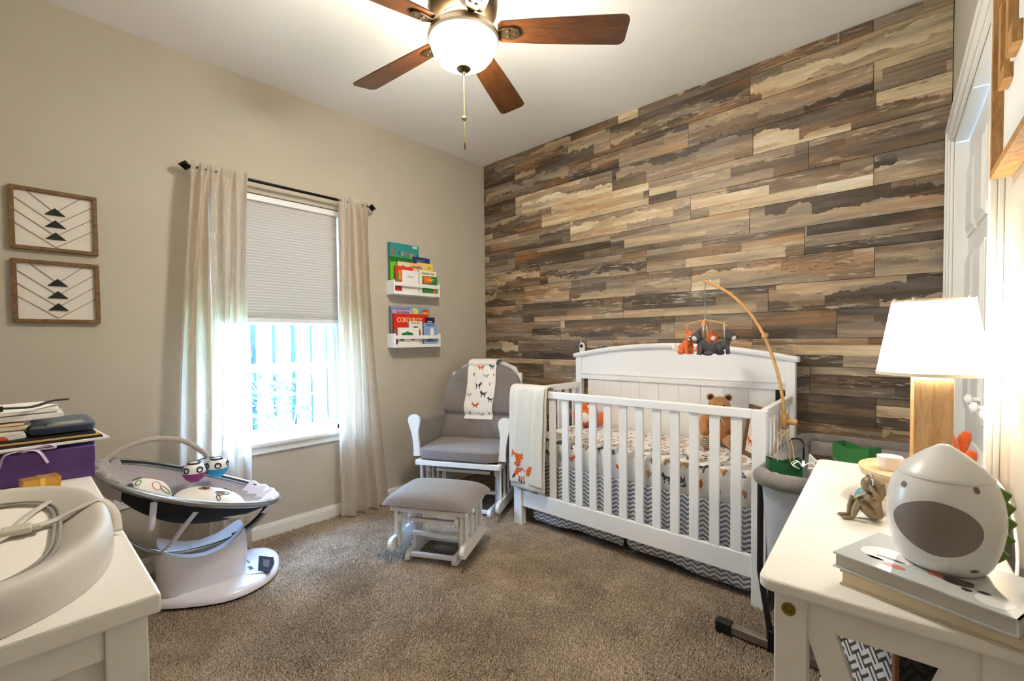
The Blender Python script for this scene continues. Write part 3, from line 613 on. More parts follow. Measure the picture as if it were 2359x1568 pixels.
# ================================================================== SIDE TABLE AND WHAT STANDS ON IT
TZ = .78
tdir = math.atan2(.0587, .998)
tb = thing('side_table', 'white console table with X-braced end against the right wall', 'table', (2.740, -2.037, 0), tdir)
TW, TL = .345, .971
q = G(); out = []
r = .022
for cx_, cy_, a0 in ((TW-r, TL-r, 0), (r, TL-r, PI/2), (r, r, PI), (TW-r, r, 3*PI/2)):
    for i in range(6): a = a0+PI/2*i/5; out.append((cx_+r*math.cos(a), cy_+r*math.sin(a)))
G().prism(out, TZ-.022, TZ, 'xy').build('tabletop', M_CREAM, tb, smooth=False, bevel=.006, seg=3)
lg = .048; ins = .022
for lx in (ins, TW-ins-lg):
    for ly in (ins, TL-ins-lg):
        G().box(lx, lx+lg, ly, ly+lg, 0, TZ-.0221).build('leg', M_CREAM, tb, smooth=False, bevel=.003)
for ly in (ins+.008, TL-ins-.030):
    G().box(ins+lg, TW-ins-lg, ly, ly+.022, TZ-.075, TZ-.0222).build('apron', M_CREAM, tb, smooth=False)
    a, b = ins+lg, TW-ins-lg
    for s in (0, 1):
        p0 = (a+.012 if s == 0 else b-.012, ly+.011+.002*s, TZ-.062); p1 = (b-.016 if s == 0 else a+.016, ly+.011+.002*s, .17)
        G().bar(p0, p1, .018, .042, (1, 0, 0)).build('x_brace', M_CREAM, tb, smooth=False)
    G().box(a, b, ly, ly+.022, .10, .15).build('lower_rail', M_CREAM, tb, smooth=False)
for lx in (ins+.012, TW-ins-.034): G().box(lx, lx+.022, ins+lg, TL-ins-lg, TZ-.075, TZ-.0222).build('apron', M_CREAM, tb, smooth=False)
G().box(ins+.004, TW-ins-.004, ins+lg, TL-ins-lg, .118, .134).build('lower_shelf', M_CREAM, tb, smooth=False)
q = G(); q.lathe([(.0, 0), (.004, -.0002), (.006, -.003), (.0105, -.0035), (.0105, 0)], 20, (ins+.022, ins-.0002, TZ-.052), 'y'); q.build('cam_bolt', M_BRASS, tb)

def tabp(x, y, z=TZ): return (x, y, z+.0006)
# fabric bin under the table
MB1 = weave_mat('bin_fabric_lit', (70, 62, 56), (202, 200, 200), .030, 'Y', 'Z'); MB2 = weave_mat('bin_fabric_shaded', (30, 24, 22), (62, 56, 56), .034, 'X', 'Z')  # one fabric in lit and shaded tones, front face shade is in the colour
bn = thing('storage_bin', 'fabric storage bin with white and brown key pattern under the table', 'storage bin', (2.912, -1.735, .1346), tdir+math.radians(33))
G().box(0, .005, 0, .26, 0, .475).build('side_panel', MB1, bn, smooth=False); G().box(.135, .14, 0, .26, 0, .475).build('side_panel', MB1, bn, smooth=False)
G().box(.005, .135, 0, .005, 0, .475).build('front_panel', MB2, bn, smooth=False); G().box(.005, .135, .255, .26, 0, .475).build('back_panel', MB2, bn, smooth=False)
G().box(.005, .135, .005, .255, 0, .005).build('bottom_panel', MB2, bn, smooth=False)
q = G(); q.box(-.002, .006, -.002, .006, 0, .477); q.build('piping', mat('tan_piping', (150, 96, 70), .8), bn, smooth=False)
gc = thing('green_cloth', 'bundled green cloth on the table shelf beside the bin', 'cloth', (2.812, -1.80, .1346), 0)
q = G(); q.grid(lambda u, v: ((.026+.006*math.sin(u*19))*math.cos(u*2*PI)*math.sin(PI*v)**.7, (.030+.006*math.sin(u*25))*math.sin(u*2*PI)*math.sin(PI*v)**.7, .30*v+.012*math.sin(u*14)*v), 24, 12, cu=True); q.build('cloth_body', mat('emerald_cloth', (24, 120, 84), .8), gc)
# tray
tr = thing('round_tray', 'round pale wooden tray on a short drum foot by the lamp', 'tray', tabp(2.947, -1.415))
MTRAY = wood('pale_birch', (214, 176, 128), (238, 208, 166), (4, 12, 12), .45)
G().lathe([(0, .066), (.116, .066), (.120, .064), (.122, .072), (.125, .078), (.125, .083), (.122, .084), (.119, .077), (.0, .076)], 56).build('tray_top', MTRAY, tr)
G().lathe([(.075, 0), (.078, .003), (.078, .064), (.072, .0655)], 40).build('drum_foot', MTRAY, tr)
TT = TZ+.077
def cup(name, label, x, y, r, h, group=None):
    c = thing(name, label, 'cup', (x, y, TT+.0006), group=group)
    G().lathe([(0, 0), (r*.72, 0), (r*.80, .004), (r, h-.002), (r*.985, h), (r*.95, h-.002), (r*.76, .008), (0, .006)], 32).build('cup_body', M_WHITE, c); 
    G().lathe([(r*.70, -.0004), (r*.74, .0008), (r*.70, .002)], 32).build('foot_ring', M_WHITE, c); return c
cup('small_cup', 'white bowl-like cup left of the lamp on the round tray', 2.885, -1.425, .026, .034)
cup('small_cup', 'white cup at the wall side of the round tray, partly behind the humidifier', 3.030, -1.375, .024, .024)
# lamp
lp = thing('table_lamp', 'table lamp with open oak frame base and glowing white tapered shade', 'lamp', (2.958, -1.385, TT+.0006), tdir)
lh = 1.090-TT-.0006; lw, ld = .034, .088
G().box(-lw, lw, -ld, -ld+.022, 0, lh).build('base_post', M_OAK, lp, smooth=False, bevel=.0015); G().box(-lw, lw, ld-.022, ld, 0, lh).build('base_post', M_OAK, lp, smooth=False, bevel=.0015)
G().box(-lw, lw, -ld+.022, ld-.022, lh-.020, lh).build('base_top', M_OAK, lp, smooth=False); G().box(-lw, lw, -ld+.022, ld-.022, 0, .02).build('base_bottom', M_OAK, lp, smooth=False)
G().cyl((0, 0, lh), (0, 0, lh+.045), .006, n=12).build('neck', M_BRASS, lp)
M_SHADE = glow_mat('lit_lampshade', (255, 250, 240), LAMP_EMIT)
s0, s1 = 1.098-TT, 1.272-TT
G().lathe([(.104, s0), (.0755, s1)], 56, cap=False).build('lamp_shade', M_SHADE, lp, solid=.001)
MTR = mat('shade_trim', (240, 226, 196), .6)
q = G(); q.lathe([(.1035, s0-.004), (.1055, s0-.004), (.1055, s0+.004), (.1035, s0+.004), (.1035, s0-.004)], 56, cap=False); q.build('lower_trim', MTR, lp)
q = G(); q.lathe([(.0750, s1-.002), (.0768, s1-.002), (.0768, s1+.003), (.0750, s1+.003), (.0750, s1-.002)], 56, cap=False)
for i in range(9): a = i*.7; q.ball((.0759*math.cos(a), .0759*math.sin(a), s1+.004), (.002, .002, .003), 8, 6)
q.build('upper_trim', MTR, lp)
q = G()
for i in range(3): a = 2*PI*i/3+.4; q.tube([(0, 0, s1-.012), (.075*math.cos(a), .075*math.sin(a), s1-.004)], .0012, 6)
q.build('shade_spider', M_BRASS, lp)
G().ball((0, 0, lh+.075), (.022, .022, .028), 16, 10).build('bulb', glow_mat('bulb_glow', (255, 240, 214), 100), lp)
# books under the humidifier
MC1 = mat('glossy_cover', (206, 212, 214), .12, coat=.6); 
def flat_book(label, x, y, z, w, l, h, rz, cov, pages):
    t = thing('board_book', label, 'book', (x, y, z), rz)
    G().box(0, w, 0, l, 0, .0025).box(0, w, 0, l, h-.0025, h).box(w-.0025, w, 0, l, 0, h).build('cover', cov, t, smooth=False)
    G().box(.003, w-.003, .003, l-.003, .0025, h-.0025).build('pages', pages, t, smooth=False); return t
flat_book('lower of the two flat books under the humidifier, beige page edges', 2.849, -1.978, TZ+.0006, .21, .14, .024, math.radians(-14), mat('beige_cover', (206, 190, 162), .4), mat('beige_pages', (220, 202, 172), .8))
b2 = flat_book('upper flat book under the humidifier, glossy animal print cover', 2.839, -1.973, TZ+.0255, .215, .152, .025, math.radians(-19.5), MC1, mat('grey_pages', (190, 182, 168), .8))
q = G(); ms = [mat('ink_a', (226, 120, 100), .3), mat('ink_b', (40, 38, 40), .3), mat('ink_c', (244, 244, 244), .15), mat('ink_d', (90, 84, 80), .3)]
for k, pts in ((2, disc(.05, .06, .035, .03)), (0, disc(.072, .028, .016, .007)), (1, disc(.155, .035, .006, .005)), (1, disc(.135, .045, .007, .005)), (1, disc(.170, .045, .007, .005)), (1, disc(.150, .060, .006, .005)), (3, disc(.14, .052, .018, .013)), (0, disc(.115, .050, .010, .006)), (1, disc(.06, .05, .02, .004)), (3, disc(.045, .035, .012, .004)), (2, disc(.185, .03, .02, .02))):
    q.cur = k; e = .0252+.0001*(1 if k in (1, 0) else 0); q.add([(a, b, e) for a, b in pts], [tuple(range(len(pts)))])
q.build('cover_print', ms, b2, smooth=False)
# humidifier
HZ = TZ+.0511
hm = thing('humidifier', 'white egg-shaped humidifier with grey face panel and green back fins on two books', 'humidifier', (2.973, -1.912, HZ), math.radians(-8))
MHM = mat('humidifier_shell', (224, 222, 220), .3, coat=.3)
prof = [(0, 0), (.042, 0), (.050, .004), (.058, .018), (.0655, .045), (.0695, .075), (.0685, .100), (.0645, .122), (.056, .142), (.043, .158), (.029, .171), (.016, .181), (.006, .1875), (0, .189)]
def pr_r(z):
    for (r0, h0), (r1, h1) in zip(prof[1:-1], prof[2:]):
        if h0 <= z <= h1+1e-9: return r0+(r1-r0)*(z-h0)/max(h1-h0, 1e-6)
    return 0
sp_ = spline([(r, h, 0) for r, h in prof[1:]], 4); sm = [(0, 0)]+[(max(0, p.x), p.y) for p in sp_]
G().lathe([p for p in sm if p[1] <= .147], 56).build('lower_body', MHM, hm)
topc = [p for p in sm if p[1] >= .142]
def off(pr, d): return [(max(0, r-d), h) for r, h in pr]
G().lathe([(topc[0][0]+.0012, topc[0][1])]+[(r+.0012 if r > .004 else r, h+.0008) for r, h in topc], 56).build('peaked_lid', MHM, hm)
def hsurf(a, z, d):
    r = 0
    for (r0, h0), (r1, h1) in zip(sm[:-1], sm[1:]):
        if h0 <= z <= h1: r = r0+(r1-r0)*(z-h0)/max(h1-h0, 1e-6); break
    return ((r+d)*math.sin(a), -(r+d)*math.cos(a), z)
def patch(g, a0, z0, poly, d, n=8):
    c = hsurf(a0, z0, d); vs = [c]; fs = []; k = len(poly)
    for i in range(1, n+1):
        for (pa, pz) in poly: vs.append(hsurf(a0+pa*i/n, z0+pz*i/n, d))
    for j in range(k): fs.append((0, 1+j, 1+(j+1) % k))
    for i in range(n-1):
        for j in range(k): a = 1+i*k+j; b = 1+i*k+(j+1) % k; fs.append((a, b, b+k, a+k))
    g.add(vs, fs)
face = [(.80*math.cos(2*PI*i/40), (.040 if math.sin(2*PI*i/40) > 0 else .042)*math.sin(2*PI*i/40)*(1-.18*max(0, -math.cos(2*PI*i/40)))) for i in range(40)]
q = G(); patch(q, -.03, .074, face, .0009); q.build('face_panel', mat('humidifier_grey', (128, 118, 112), .4), hm)
for a, z in ((-.68, .128), (.74, .136)):
    q = G(); patch(q, a, z, [(.060*math.cos(t*PI/6), .0045*math.sin(t*PI/6)) for t in range(12)], .0012, 3); q.build('eye', mat('eye_grey', (120, 104, 96), .4), hm)
q = G()
for a, z in ((.75, .016),): patch(q, a, z, [(.10*math.cos(t*PI/6), .0025*math.sin(t*PI/6)) for t in range(12)], .001, 2)
q.build('base_buttons', mat('eye_grey', (120, 104, 96), .4), hm)
for z in (.030, .055, .080, .103, .122):
    q = G(); a = 1.75; p0 = Vector(hsurf(a, z-.012, -.001)); p1 = Vector(hsurf(a, z+.012, -.001)); p2 = Vector(hsurf(a, z+.003, .010)); t = Vector((math.cos(a), math.sin(a), 0))*.008
    q.add([p0-t, p0+t, p1+t, p1-t, p2-t*.5, p2+t*.5], [(0, 1, 5, 4), (3, 4, 5, 2), (0, 4, 3), (1, 2, 5), (0, 3, 2, 1)]); q.build('back_fin', mat('fin_green', (96, 132, 44), .5), hm, smooth=False, bevel=.0015)
cd = thing('power_cord', 'white power cord curling along the wall behind the tray', 'cord', (3.055, -1.60, TZ+.004))
G().tube(spline([(.004, -.21, 0), (.012, -.16, .0), (.020, -.08, .02), (.022, .02, .055), (.015, .12, .085), (-.01, .20, .084)], 8), .0026, 8).build('cable', M_WHITE, cd)
G().cyl((.0, -.235, 0), (.004, -.21, 0), .005, n=10).build('connector', M_WHITE, cd)
# figurine
fg = thing('seated_figurine', 'small brown bronze figurine sitting with knees up and striped hair', 'figurine', tabp(2.868, -1.605), math.radians(-65))
MFG = mat('figurine_bronze', (140, 122, 96), .4, .35, var=(60, .25))
s = .92
def sc(pts): return [tuple(v*s for v in p) for p in pts]
q = G(); q.tube(sc([(0, 0, .016), (.002, -.002, .034), (.004, -.006, .052), (.004, -.008, .066)]), [.018*s, .016*s, .018*s, .010*s], 14); q.ball((0, 0, .016*s), (.021*s, .019*s, .015*s))
q.build('torso', MFG, fg)
for sx_ in (-1, 1):
    q = G(); q.tube(sc([(sx_*.010, -.006, .014), (sx_*.016, -.030, .036), (sx_*.016, -.038, .046), (sx_*.013, -.044, .026), (sx_*.012, -.048, .006)]), [.011*s, .0095*s, .0085*s, .0075*s, .005*s], 12); q.ball((sx_*.012*s, -.058*s, .004*s), (.006*s, .015*s, .0042*s)); q.build('leg', MFG, fg)
q = G(); q.tube(sc([(-.016, -.006, .056), (-.024, -.022, .046), (-.014, -.036, .044), (.004, -.040, .047)]), [.0065*s, .006*s, .005*s, .0035*s], 10); q.build('arm', MFG, fg)
q = G(); q.tube(sc([(.018, -.006, .056), (.032, -.004, .060), (.030, -.014, .078), (.018, -.016, .088)]), [.0065*s, .006*s, .005*s, .0035*s], 10); q.build('arm', MFG, fg)
q = G(); q.ball((.002*s, -.010*s, .086*s), (.017*s, .019*s, .021*s), 18, 12); hd = q.build('head', MFG, fg)
q = G()
for i in range(11):
    a = PI*(.05+.9*i/10); q.tube([(.002*s+.012*s*math.cos(a), -.012*s+.006*s*math.sin(a), .108*s), (.002*s+.021*s*math.cos(a), -.008*s+.022*s*math.sin(a), .092*s), (.002*s+.021*s*math.cos(a), -.006*s+.023*s*math.sin(a), .068*s), (.002*s+.017*s*math.cos(a), -.006*s+.020*s*math.sin(a), .052*s)], [.003*s, .0045*s, .0045*s, .002*s], 8)
q.build('hair_locks', MFG, hd)
q = G(); q.tube([(.002*s+.0205*s*math.cos(t*PI/10), -.011*s, .090*s+.021*s*math.sin(t*PI/10)) for t in range(11)], .0022*s, 8); q.build('hair_band', mat('band_silver', (210, 205, 198), .3, .6), hd)
gb = thing('glass_globe', 'little clear blue glass globe just behind the seated figurine', 'ornament', tabp(2.848, -1.545))
q = G(); q.lathe([(0, 0), (.016, 0), (.017, .006), (.012, .012)], 24); q.build('globe_base', M_CHROME, gb)
qm = N('blue_glass'); qm.b.inputs['Base Color'].default_value = lin((150, 205, 230)); qm.b.inputs['Roughness'].default_value = .05; qm.b.inputs['Transmission Weight'].default_value = .7
G().ball((0, 0, .032), .022, 24, 16).build('globe', qm.m, gb)
# wall sign
sg = thing('wall_sign', 'large wood-framed white wall sign with raised wooden letter shapes, top right', 'wall sign', tuple(WALLM @ Vector((1.43, -.001, 1.53))), 0)
sg.rotation_euler = Matrix(((WD.x, WN.x, 0), (WD.y, WN.y, 0), (0, 0, 1))).to_4x4().to_euler() if False else (0, 0, math.atan2(WD.y, WD.x))
# local: +x along the wall towards the viewer, +y into the wall... (rotated frame: y = WN)
MSG = wood('sign_frame', (140, 92, 40), (204, 156, 96), (8, 8, 2), .5)
G().box(0, .55, -.016, 0, .02, .95).build('sign_panel', mat('sign_white', (236, 236, 232), .6), sg, smooth=False)
for b_ in ((0, .016, .0, .97), (.534, .55, 0, .97)): G().box(b_[0], b_[1], -.034, 0, b_[2], b_[3]).build('frame_board', MSG, sg, smooth=False, bevel=.001)
for b_ in ((0, .016), (.954, .97)): G().box(.016, .534, -.034, 0, b_[0], b_[1]).build('frame_board', MSG, sg, smooth=False, bevel=.001)
for x0, x1, z0, z1 in ((.05, .075, .17, .34), (.075, .115, .17, .20), (.13, .155, .20, .52), (.155, .20, .20, .24), (.155, .19, .34, .375), (.23, .255, .32, .62), (.255, .30, .32, .36)):
    G().box(x0, x1, -.030, -.0162, z0, z1).build('letter_block', MSG, sg, smooth=False, bevel=.001)
# orange plush by the closet
op = thing('orange_plush_toy', 'fuzzy orange plush toy with sticking-up limbs in front of the closet door', 'plush toy', (3.018, -.76, .722), math.radians(20))
MOR = mat('orange_plush', (226, 96, 20), .95, bump=(160, .8, .004), sheen=.6)
q = G(); q.ball((0, 0, .045), (.032, .03, .045)); q.build('body', MOR, op)
for a, b_, c_ in (((0, 0, .06), (-.01, -.01, .11), (-.045, -.02, .165)), ((.01, 0, .05), (.02, 0, .09), (.03, -.005, .135)), ((-.01, -.01, .04), (-.03, -.02, .07), (-.045, -.03, .10)), ((.01, -.01, .03), (.025, -.03, .05), (.03, -.04, .08))):
    q = G(); q.tube(spline([a, b_, c_], 5), [.017]*10+[.013], 12); q.ball(c_, .014, 12, 8); q.build('limb', MOR, op)

# ================================================================== CRIB
cr = thing('crib', 'white wooden baby crib with arched headboard and slatted sides', 'crib', (1.72, -.38, 0))
CI = cr.matrix_basis.inverted()
def cg(): q = G(); q.M = CI; return q
for x0, x1 in ((.985, 1.050), (2.388, 2.446)): cg().box(x0, x1, -.725, -.680, 0, .872).build('front_post', M_WHITE, cr, smooth=False, bevel=.003)
for x0, x1 in ((1.030, 1.078), (2.384, 2.432)): cg().box(x0, x1, -.078, -.036, 0, 1.066).build('back_post', M_WHITE, cr, smooth=False, bevel=.003)
def arch(x): return 1.068+.072*(1-((x-1.731)/.70)**2)
xs = [1.078+(2.384-1.078)*i/30 for i in range(31)]
cg().prism([(1.078, .925), (2.384, .925)]+[(x, arch(x)-.004) for x in reversed(xs)], -.068, -.050, 'xz').build('headboard_panel', M_WHITE, cr, smooth=False)
xs2 = [1.018+(2.444-1.018)*i/36 for i in range(37)]
vs = []; fs = []
for i, x in enumerate(xs2):
    z = max(arch(x), 1.066)-.002
    vs += [(x, -.088, z-.010), (x, -.092, z+.004), (x, -.088, z+.018), (x, -.026, z+.018), (x, -.022, z+.004), (x, -.026, z-.010)]
for i in range(36): fs += [(6*i+j, 6*i+(j+1) % 6, 6*(i+1)+(j+1) % 6, 6*(i+1)+j) for j in range(6)]
fs += [tuple(range(6)), tuple(range(216, 222))]
cg().add(vs, fs).build('headboard_cap', M_WHITE, cr, smooth=False)
cg().box(1.078, 2.384, -.076, -.044, .900, .935).box(1.078, 2.384, -.080, -.044, .935, .943).build('headboard_rail', M_WHITE, cr, smooth=False, bevel=.002)
n = 9; bw = (2.335-1.125)/n
for i in range(n): cg().box(1.125+i*bw+.0005, 1.125+(i+1)*bw-.0005, -.064, -.054, .20, .90).build('headboard_board', M_WHITE, cr, smooth=False, bevel=.0025)
cg().box(1.078, 2.384, -.074, -.046, .15, .20).build('back_rail', M_WHITE, cr, smooth=False)
cg().box(1.050, 2.388, -.722, -.694, .832, .875).build('top_rail', M_WHITE, cr, smooth=False, bevel=.005)
cg().box(1.050, 2.388, -.716, -.690, .125, .225).build('bottom_rail', M_WHITE, cr, smooth=False, bevel=.003)
for k in range(14):
    x = 1.1012+.0938*k; cg().box(x-.0225, x+.0225, -.711, -.697, .225, .832).build('slat', M_WHITE, cr, smooth=False, bevel=.002)
for x0, x1, xa, xb in ((1.000, 1.028, 1.045, 1.073), (2.412, 2.440, 2.392, 2.420)):
    q = cg(); z0, z1 = .832, .875
    def pbox(q, xa0, xa1, xb0, xb1, z0, z1): q.add([(xa0, -.680, z0), (xa1, -.680, z0), (xa1, -.680, z1), (xa0, -.680, z1), (xb0, -.078, z0), (xb1, -.078, z0), (xb1, -.078, z1), (xb0, -.078, z1)], [(0, 1, 2, 3), (4, 7, 6, 5), (0, 4, 5, 1), (1, 5, 6, 2), (2, 6, 7, 3), (3, 7, 4, 0)])
    pbox(q, x0, x1, xa, xb, z0, z1); q.build('top_rail', M_WHITE, cr, smooth=False, bevel=.004)
    q = cg(); pbox(q, x0+.003, x1-.003, xa+.003, xb-.003, .15, .225); q.build('bottom_rail', M_WHITE, cr, smooth=False)
    for k in range(7):
        t = (k+.75)/7.5; y = -.680+.602*t; xc = (x0+x1)/2*(1-t)+(xa+xb)/2*t; cg().box(xc-.007, xc+.007, y-.019, y+.019, .225, .832).build('slat', M_WHITE, cr, smooth=False, bevel=.002)
# mattress with printed sheet
mt = thing('crib_mattress', 'crib mattress in a white sheet printed with foxes and woodland animals', 'mattress', (1.72, -.37, .40))
X0, X1, Y0, Y1, ZT = 1.082, 2.375, -.655, -.098, .572
def sheet(u, s):
    x = X0+u; D = Y1-Y0; r = .055
    wob = .006*math.sin(x*23)+.004*math.sin(x*57+s*9)
    if s < D-r: return Vector((x, Y1-s, ZT+.003*math.sin(x*9)*math.sin(s*8)))
    if s < D-r+PI/2*r:
        a = (s-(D-r))/r; return Vector((x, Y0+r-r*math.sin(a)-wob*math.sin(a), ZT-r+r*math.cos(a)))
    t = s-(D-r+PI/2*r); return Vector((x, Y0-wob*(1-t*2)+max(0, t-.06)*.25, ZT-r-t))
DT = Y1-Y0; SMAX = DT-.055+PI/2*.055+.118
q = G(); q.M = mt.matrix_basis.inverted(); q.grid(lambda u, v: sheet(u*(X1-X0), v*SMAX), 120, 60); 
q.build('fitted_sheet', mat('sheet_cotton', (240, 236, 230), .9, bump=(14, .3, .01)), mt, ang=70)
q = G(); q.M = mt.matrix_basis.inverted(); q.box(X0+.01, X1-.01, Y0+.03, Y1-.005, .41, ZT-.012); q.build('mattress_core', mat('core', (225, 222, 214), .9), mt, smooth=False, bevel=.02)
FOX = [(-.5, .2), (-.46, .42), (-.3, .34), (-.2, .16), (.05, .2), (.18, .22), (.22, .44), (.31, .33), (.4, .44), (.5, .22), (.4, .08), (.27, .05), (.25, -.25), (.16, -.25), (.13, -.03), (-.1, -.05), (-.13, -.25), (-.22, -.25), (-.22, 0), (-.36, .06)]
WOLF = [(-.5, .3), (-.42, .34), (-.3, .18), (.1, .2), (.22, .36), (.3, .48), (.36, .36), (.5, .22), (.36, .12), (.26, .02), (.24, -.4), (.16, -.4), (.13, -.06), (-.12, -.06), (-.18, -.4), (-.27, -.4), (-.28, .02), (-.42, .14)]
TREE = [(0, .5), (.17, .02), (.08, .02), (.2, -.25), (.04, -.25), (.04, -.45), (-.04, -.45), (-.04, -.25), (-.2, -.25), (-.08, .02), (-.17, .02)]
LEAF = [(0, .5), (.12, .25), (.14, 0), (.06, -.2), (.015, -.22), (.015, -.45), (-.015, -.45), (-.015, -.22), (-.06, -.2), (-.14, 0), (-.12, .25)]
BUNNY = [(-.12, .5), (-.04, .2), (.04, .2), (.14, .5), (.16, .1), (.22, -.1), (.16, -.42), (-.16, -.42), (-.22, -.1), (-.16, .1)]
BEAR = [(-.4, .1), (-.3, .25), (0, .28), (.2, .24), (.28, .36), (.42, .3), (.5, .1), (.4, 0), (.34, -.3), (.2, -.3), (.16, -.08), (-.12, -.08), (-.16, -.3), (-.32, -.3), (-.36, -.05)]
HOG = [(-.4, -.2), (-.36, .05), (-.2, .25), (0, .3), (.2, .22), (.34, 0), (.5, -.12), (.36, -.2)]
INK = [mat('print_orange', (214, 92, 40), .85), mat('print_charcoal', (70, 66, 70), .85), mat('print_tan', (190, 150, 110), .85), mat('print_grey', (170, 168, 168), .85), mat('print_rust', (170, 60, 36), .85), mat('print_navy', (74, 86, 110), .85)]
def decal(q, fn, poly, u, s, size, rot=0, flip=1, eps=.0012, k=0, cx=1.0):
    q.cur = k; ca, sa = math.cos(rot), math.sin(rot); vs = []
    du = fn(u+.002, s)-fn(u-.002, s); ds = fn(u, s+.002)-fn(u, s-.002); nn = ds.cross(du).normalized()
    for a, b in poly:
        a *= flip*size*cx; b *= size; vs.append(fn(u+a*ca-b*sa, s-(a*sa+b*ca))+nn*eps)
    q.add(vs, [tuple(range(len(vs)))])
q = G(); q.M = mt.matrix_basis.inverted(); dr = random.Random(21)
row = 0; s_ = .035
while s_ < DT-.04:
    u_ = dr.uniform(.0, .05)+.03
    while u_ < X1-X0-.04:
        k = dr.choice(range(8)); P_, ik, sz = ((FOX, 0, .042), (WOLF, 1, .045), (BEAR, 2, .04), (HOG, 3, .034), (TREE, 3, .036), (LEAF, 0, .026), (BUNNY, 5, .034), (FOX, 4, .036))[k]
        decal(q, sheet, P_, u_, s_, sz, dr.uniform(-.1, .1), dr.choice((-1, 1)), k=ik); u_ += dr.uniform(.042, .075)
    s_ += .038
u_ = .05
while u_ < X1-X0-.05:
    for (sb, sz) in ((DT-.01, .060), (DT+.075, .066)):
        k = dr.choice(range(8)); P_, ik = ((FOX, 0), (WOLF, 1), (BEAR, 2), (HOG, 5), (TREE, 1), (LEAF, 0), (BUNNY, 5), (BUNNY, 3))[k]
        decal(q, sheet, P_, u_+dr.uniform(-.01, .01), sb, sz, dr.uniform(-.08, .08), dr.choice((-1, 1)), k=ik)
        if P_ in (WOLF, BUNNY, FOX): decal(q, sheet, disc(0, 0, .1, .14, 8), u_, sb+.004, sz, eps=.0018, k=3)
    u_ += .085
pm = q.build('printed_animals', INK, mt, smooth=False); pm['kind'] = 'stuff'
# crib skirt
MSK = chevron_mat('chevron_cloth', (128, 126, 132), (226, 226, 228), .052, .0235, .0165)
sk = thing('crib_skirt', 'grey and white chevron crib skirt hanging below the mattress', 'crib skirt', (1.72, -.66, 0))
for x0, x1 in ((1.095, 1.735), (1.752, 2.378)):
    def fn(u, v, x0=x0, x1=x1):
        e = .014*max(0, math.sin(PI*u))**.3; zb = .045+.012*math.sin(u*5+x0*4); 
        rr = .02*(max(0, abs(u-.5)*2-.94)/.06)**2 if v > .97 else 0
        z = .415+(zb-.415)*v+rr; return (x0+(x1-x0)*u-1.72, -.008*v*math.sin(u*15+x0*3)-.006*math.sin(v*3), z)
    G().grid(fn, 60, 16).build('skirt_panel', MSK, sk, ang=80, solid=.002)
q = G(); q.box(-.63, .655, .01, .55, .396, .402).build('support_cloth', mat('core', (225, 222, 214), .9), sk, smooth=False)
for x, sg_ in ((-.637, 1), (.66, 1)):
    q = G(); q.box(x, x+.002, .02, .54, .05, .398); q.build('end_panel', chevron_mat('chevron_cloth_end', (128, 126, 132), (226, 226, 228), .052, .0235, .0165, 'Y', 'Z') if 'che' not in _mc else _mc['che'], sk, smooth=False)
# fox blanket over the corner
MBL = fabric('knit_blanket', (222, 216, 204), 260, .07)
def layer(dx, dz, yo, z0, x0, x1):
    def fn(u, v):
        x = x0+(x1-x0)*u-.010*v+.004*math.sin(v*6+dx*40); L = .885-z0; back = .16; tot = L+back+.05; t = v*tot
        fold = .004*math.sin(u*9+dx*50)+.003*math.sin(u*23+v*5)
        if t < back: return Vector((x, -.676-yo+fold*.3+.004, .730+t+dz*.2)) if False else Vector((x, -.668+yo, .885-(back-t)))
        t -= back
        if t < .05+.0: a = PI*t/.05; return Vector((x, -.7025+(-.0345-yo)*-math.cos(a)*1.0*-1*-1 if False else -.703+(.035+yo)*math.cos(a), .885+(.010+yo)*math.sin(a)))
        t -= .05; return Vector((x, -.738-yo-fold-.010*math.sin(min(1, t/.1)*PI/2), .885-t))
    return fn
bk = thing('fox_blanket', 'cream knit blanket with an orange fox applique draped over the crib corner', 'blanket', (1.12, -.75, .6))
for dx, dz, yo, z0, x0, x1 in ((.0, 0, .010, .285, .990, 1.262), (.3, 0, .005, .255, 1.0, 1.274)):
    q = G(); q.M = bk.matrix_basis.inverted(); fn = layer(dx, dz, yo, z0, x0, x1); q.grid(fn, 40, 60); q.build('blanket_layer', MBL, bk, ang=80, solid=.004)
bf = layer(.0, 0, .010, .285, .990, 1.262)
TOT = .60+.16+.05
def bfn(x, z): 
    v = (.16+.05+(.885-z))/TOT; p = bf((x-.990+.010*v)/(1.262-.990), v); p.y -= .0022; return p
def flat(q, pts, e, k):
    q.cur = k; q.add([bfn(a, b)-Vector((0, e, 0)) for a, b in pts], [tuple(range(len(pts)))])
FXM = [mat('felt_orange', (214, 98, 36), .9, bump=(200, .4, .002)), mat('felt_white', (240, 238, 232), .9), mat('felt_dark', (46, 42, 48), .8)]
q = G(); q.M = bk.matrix_basis.inverted()
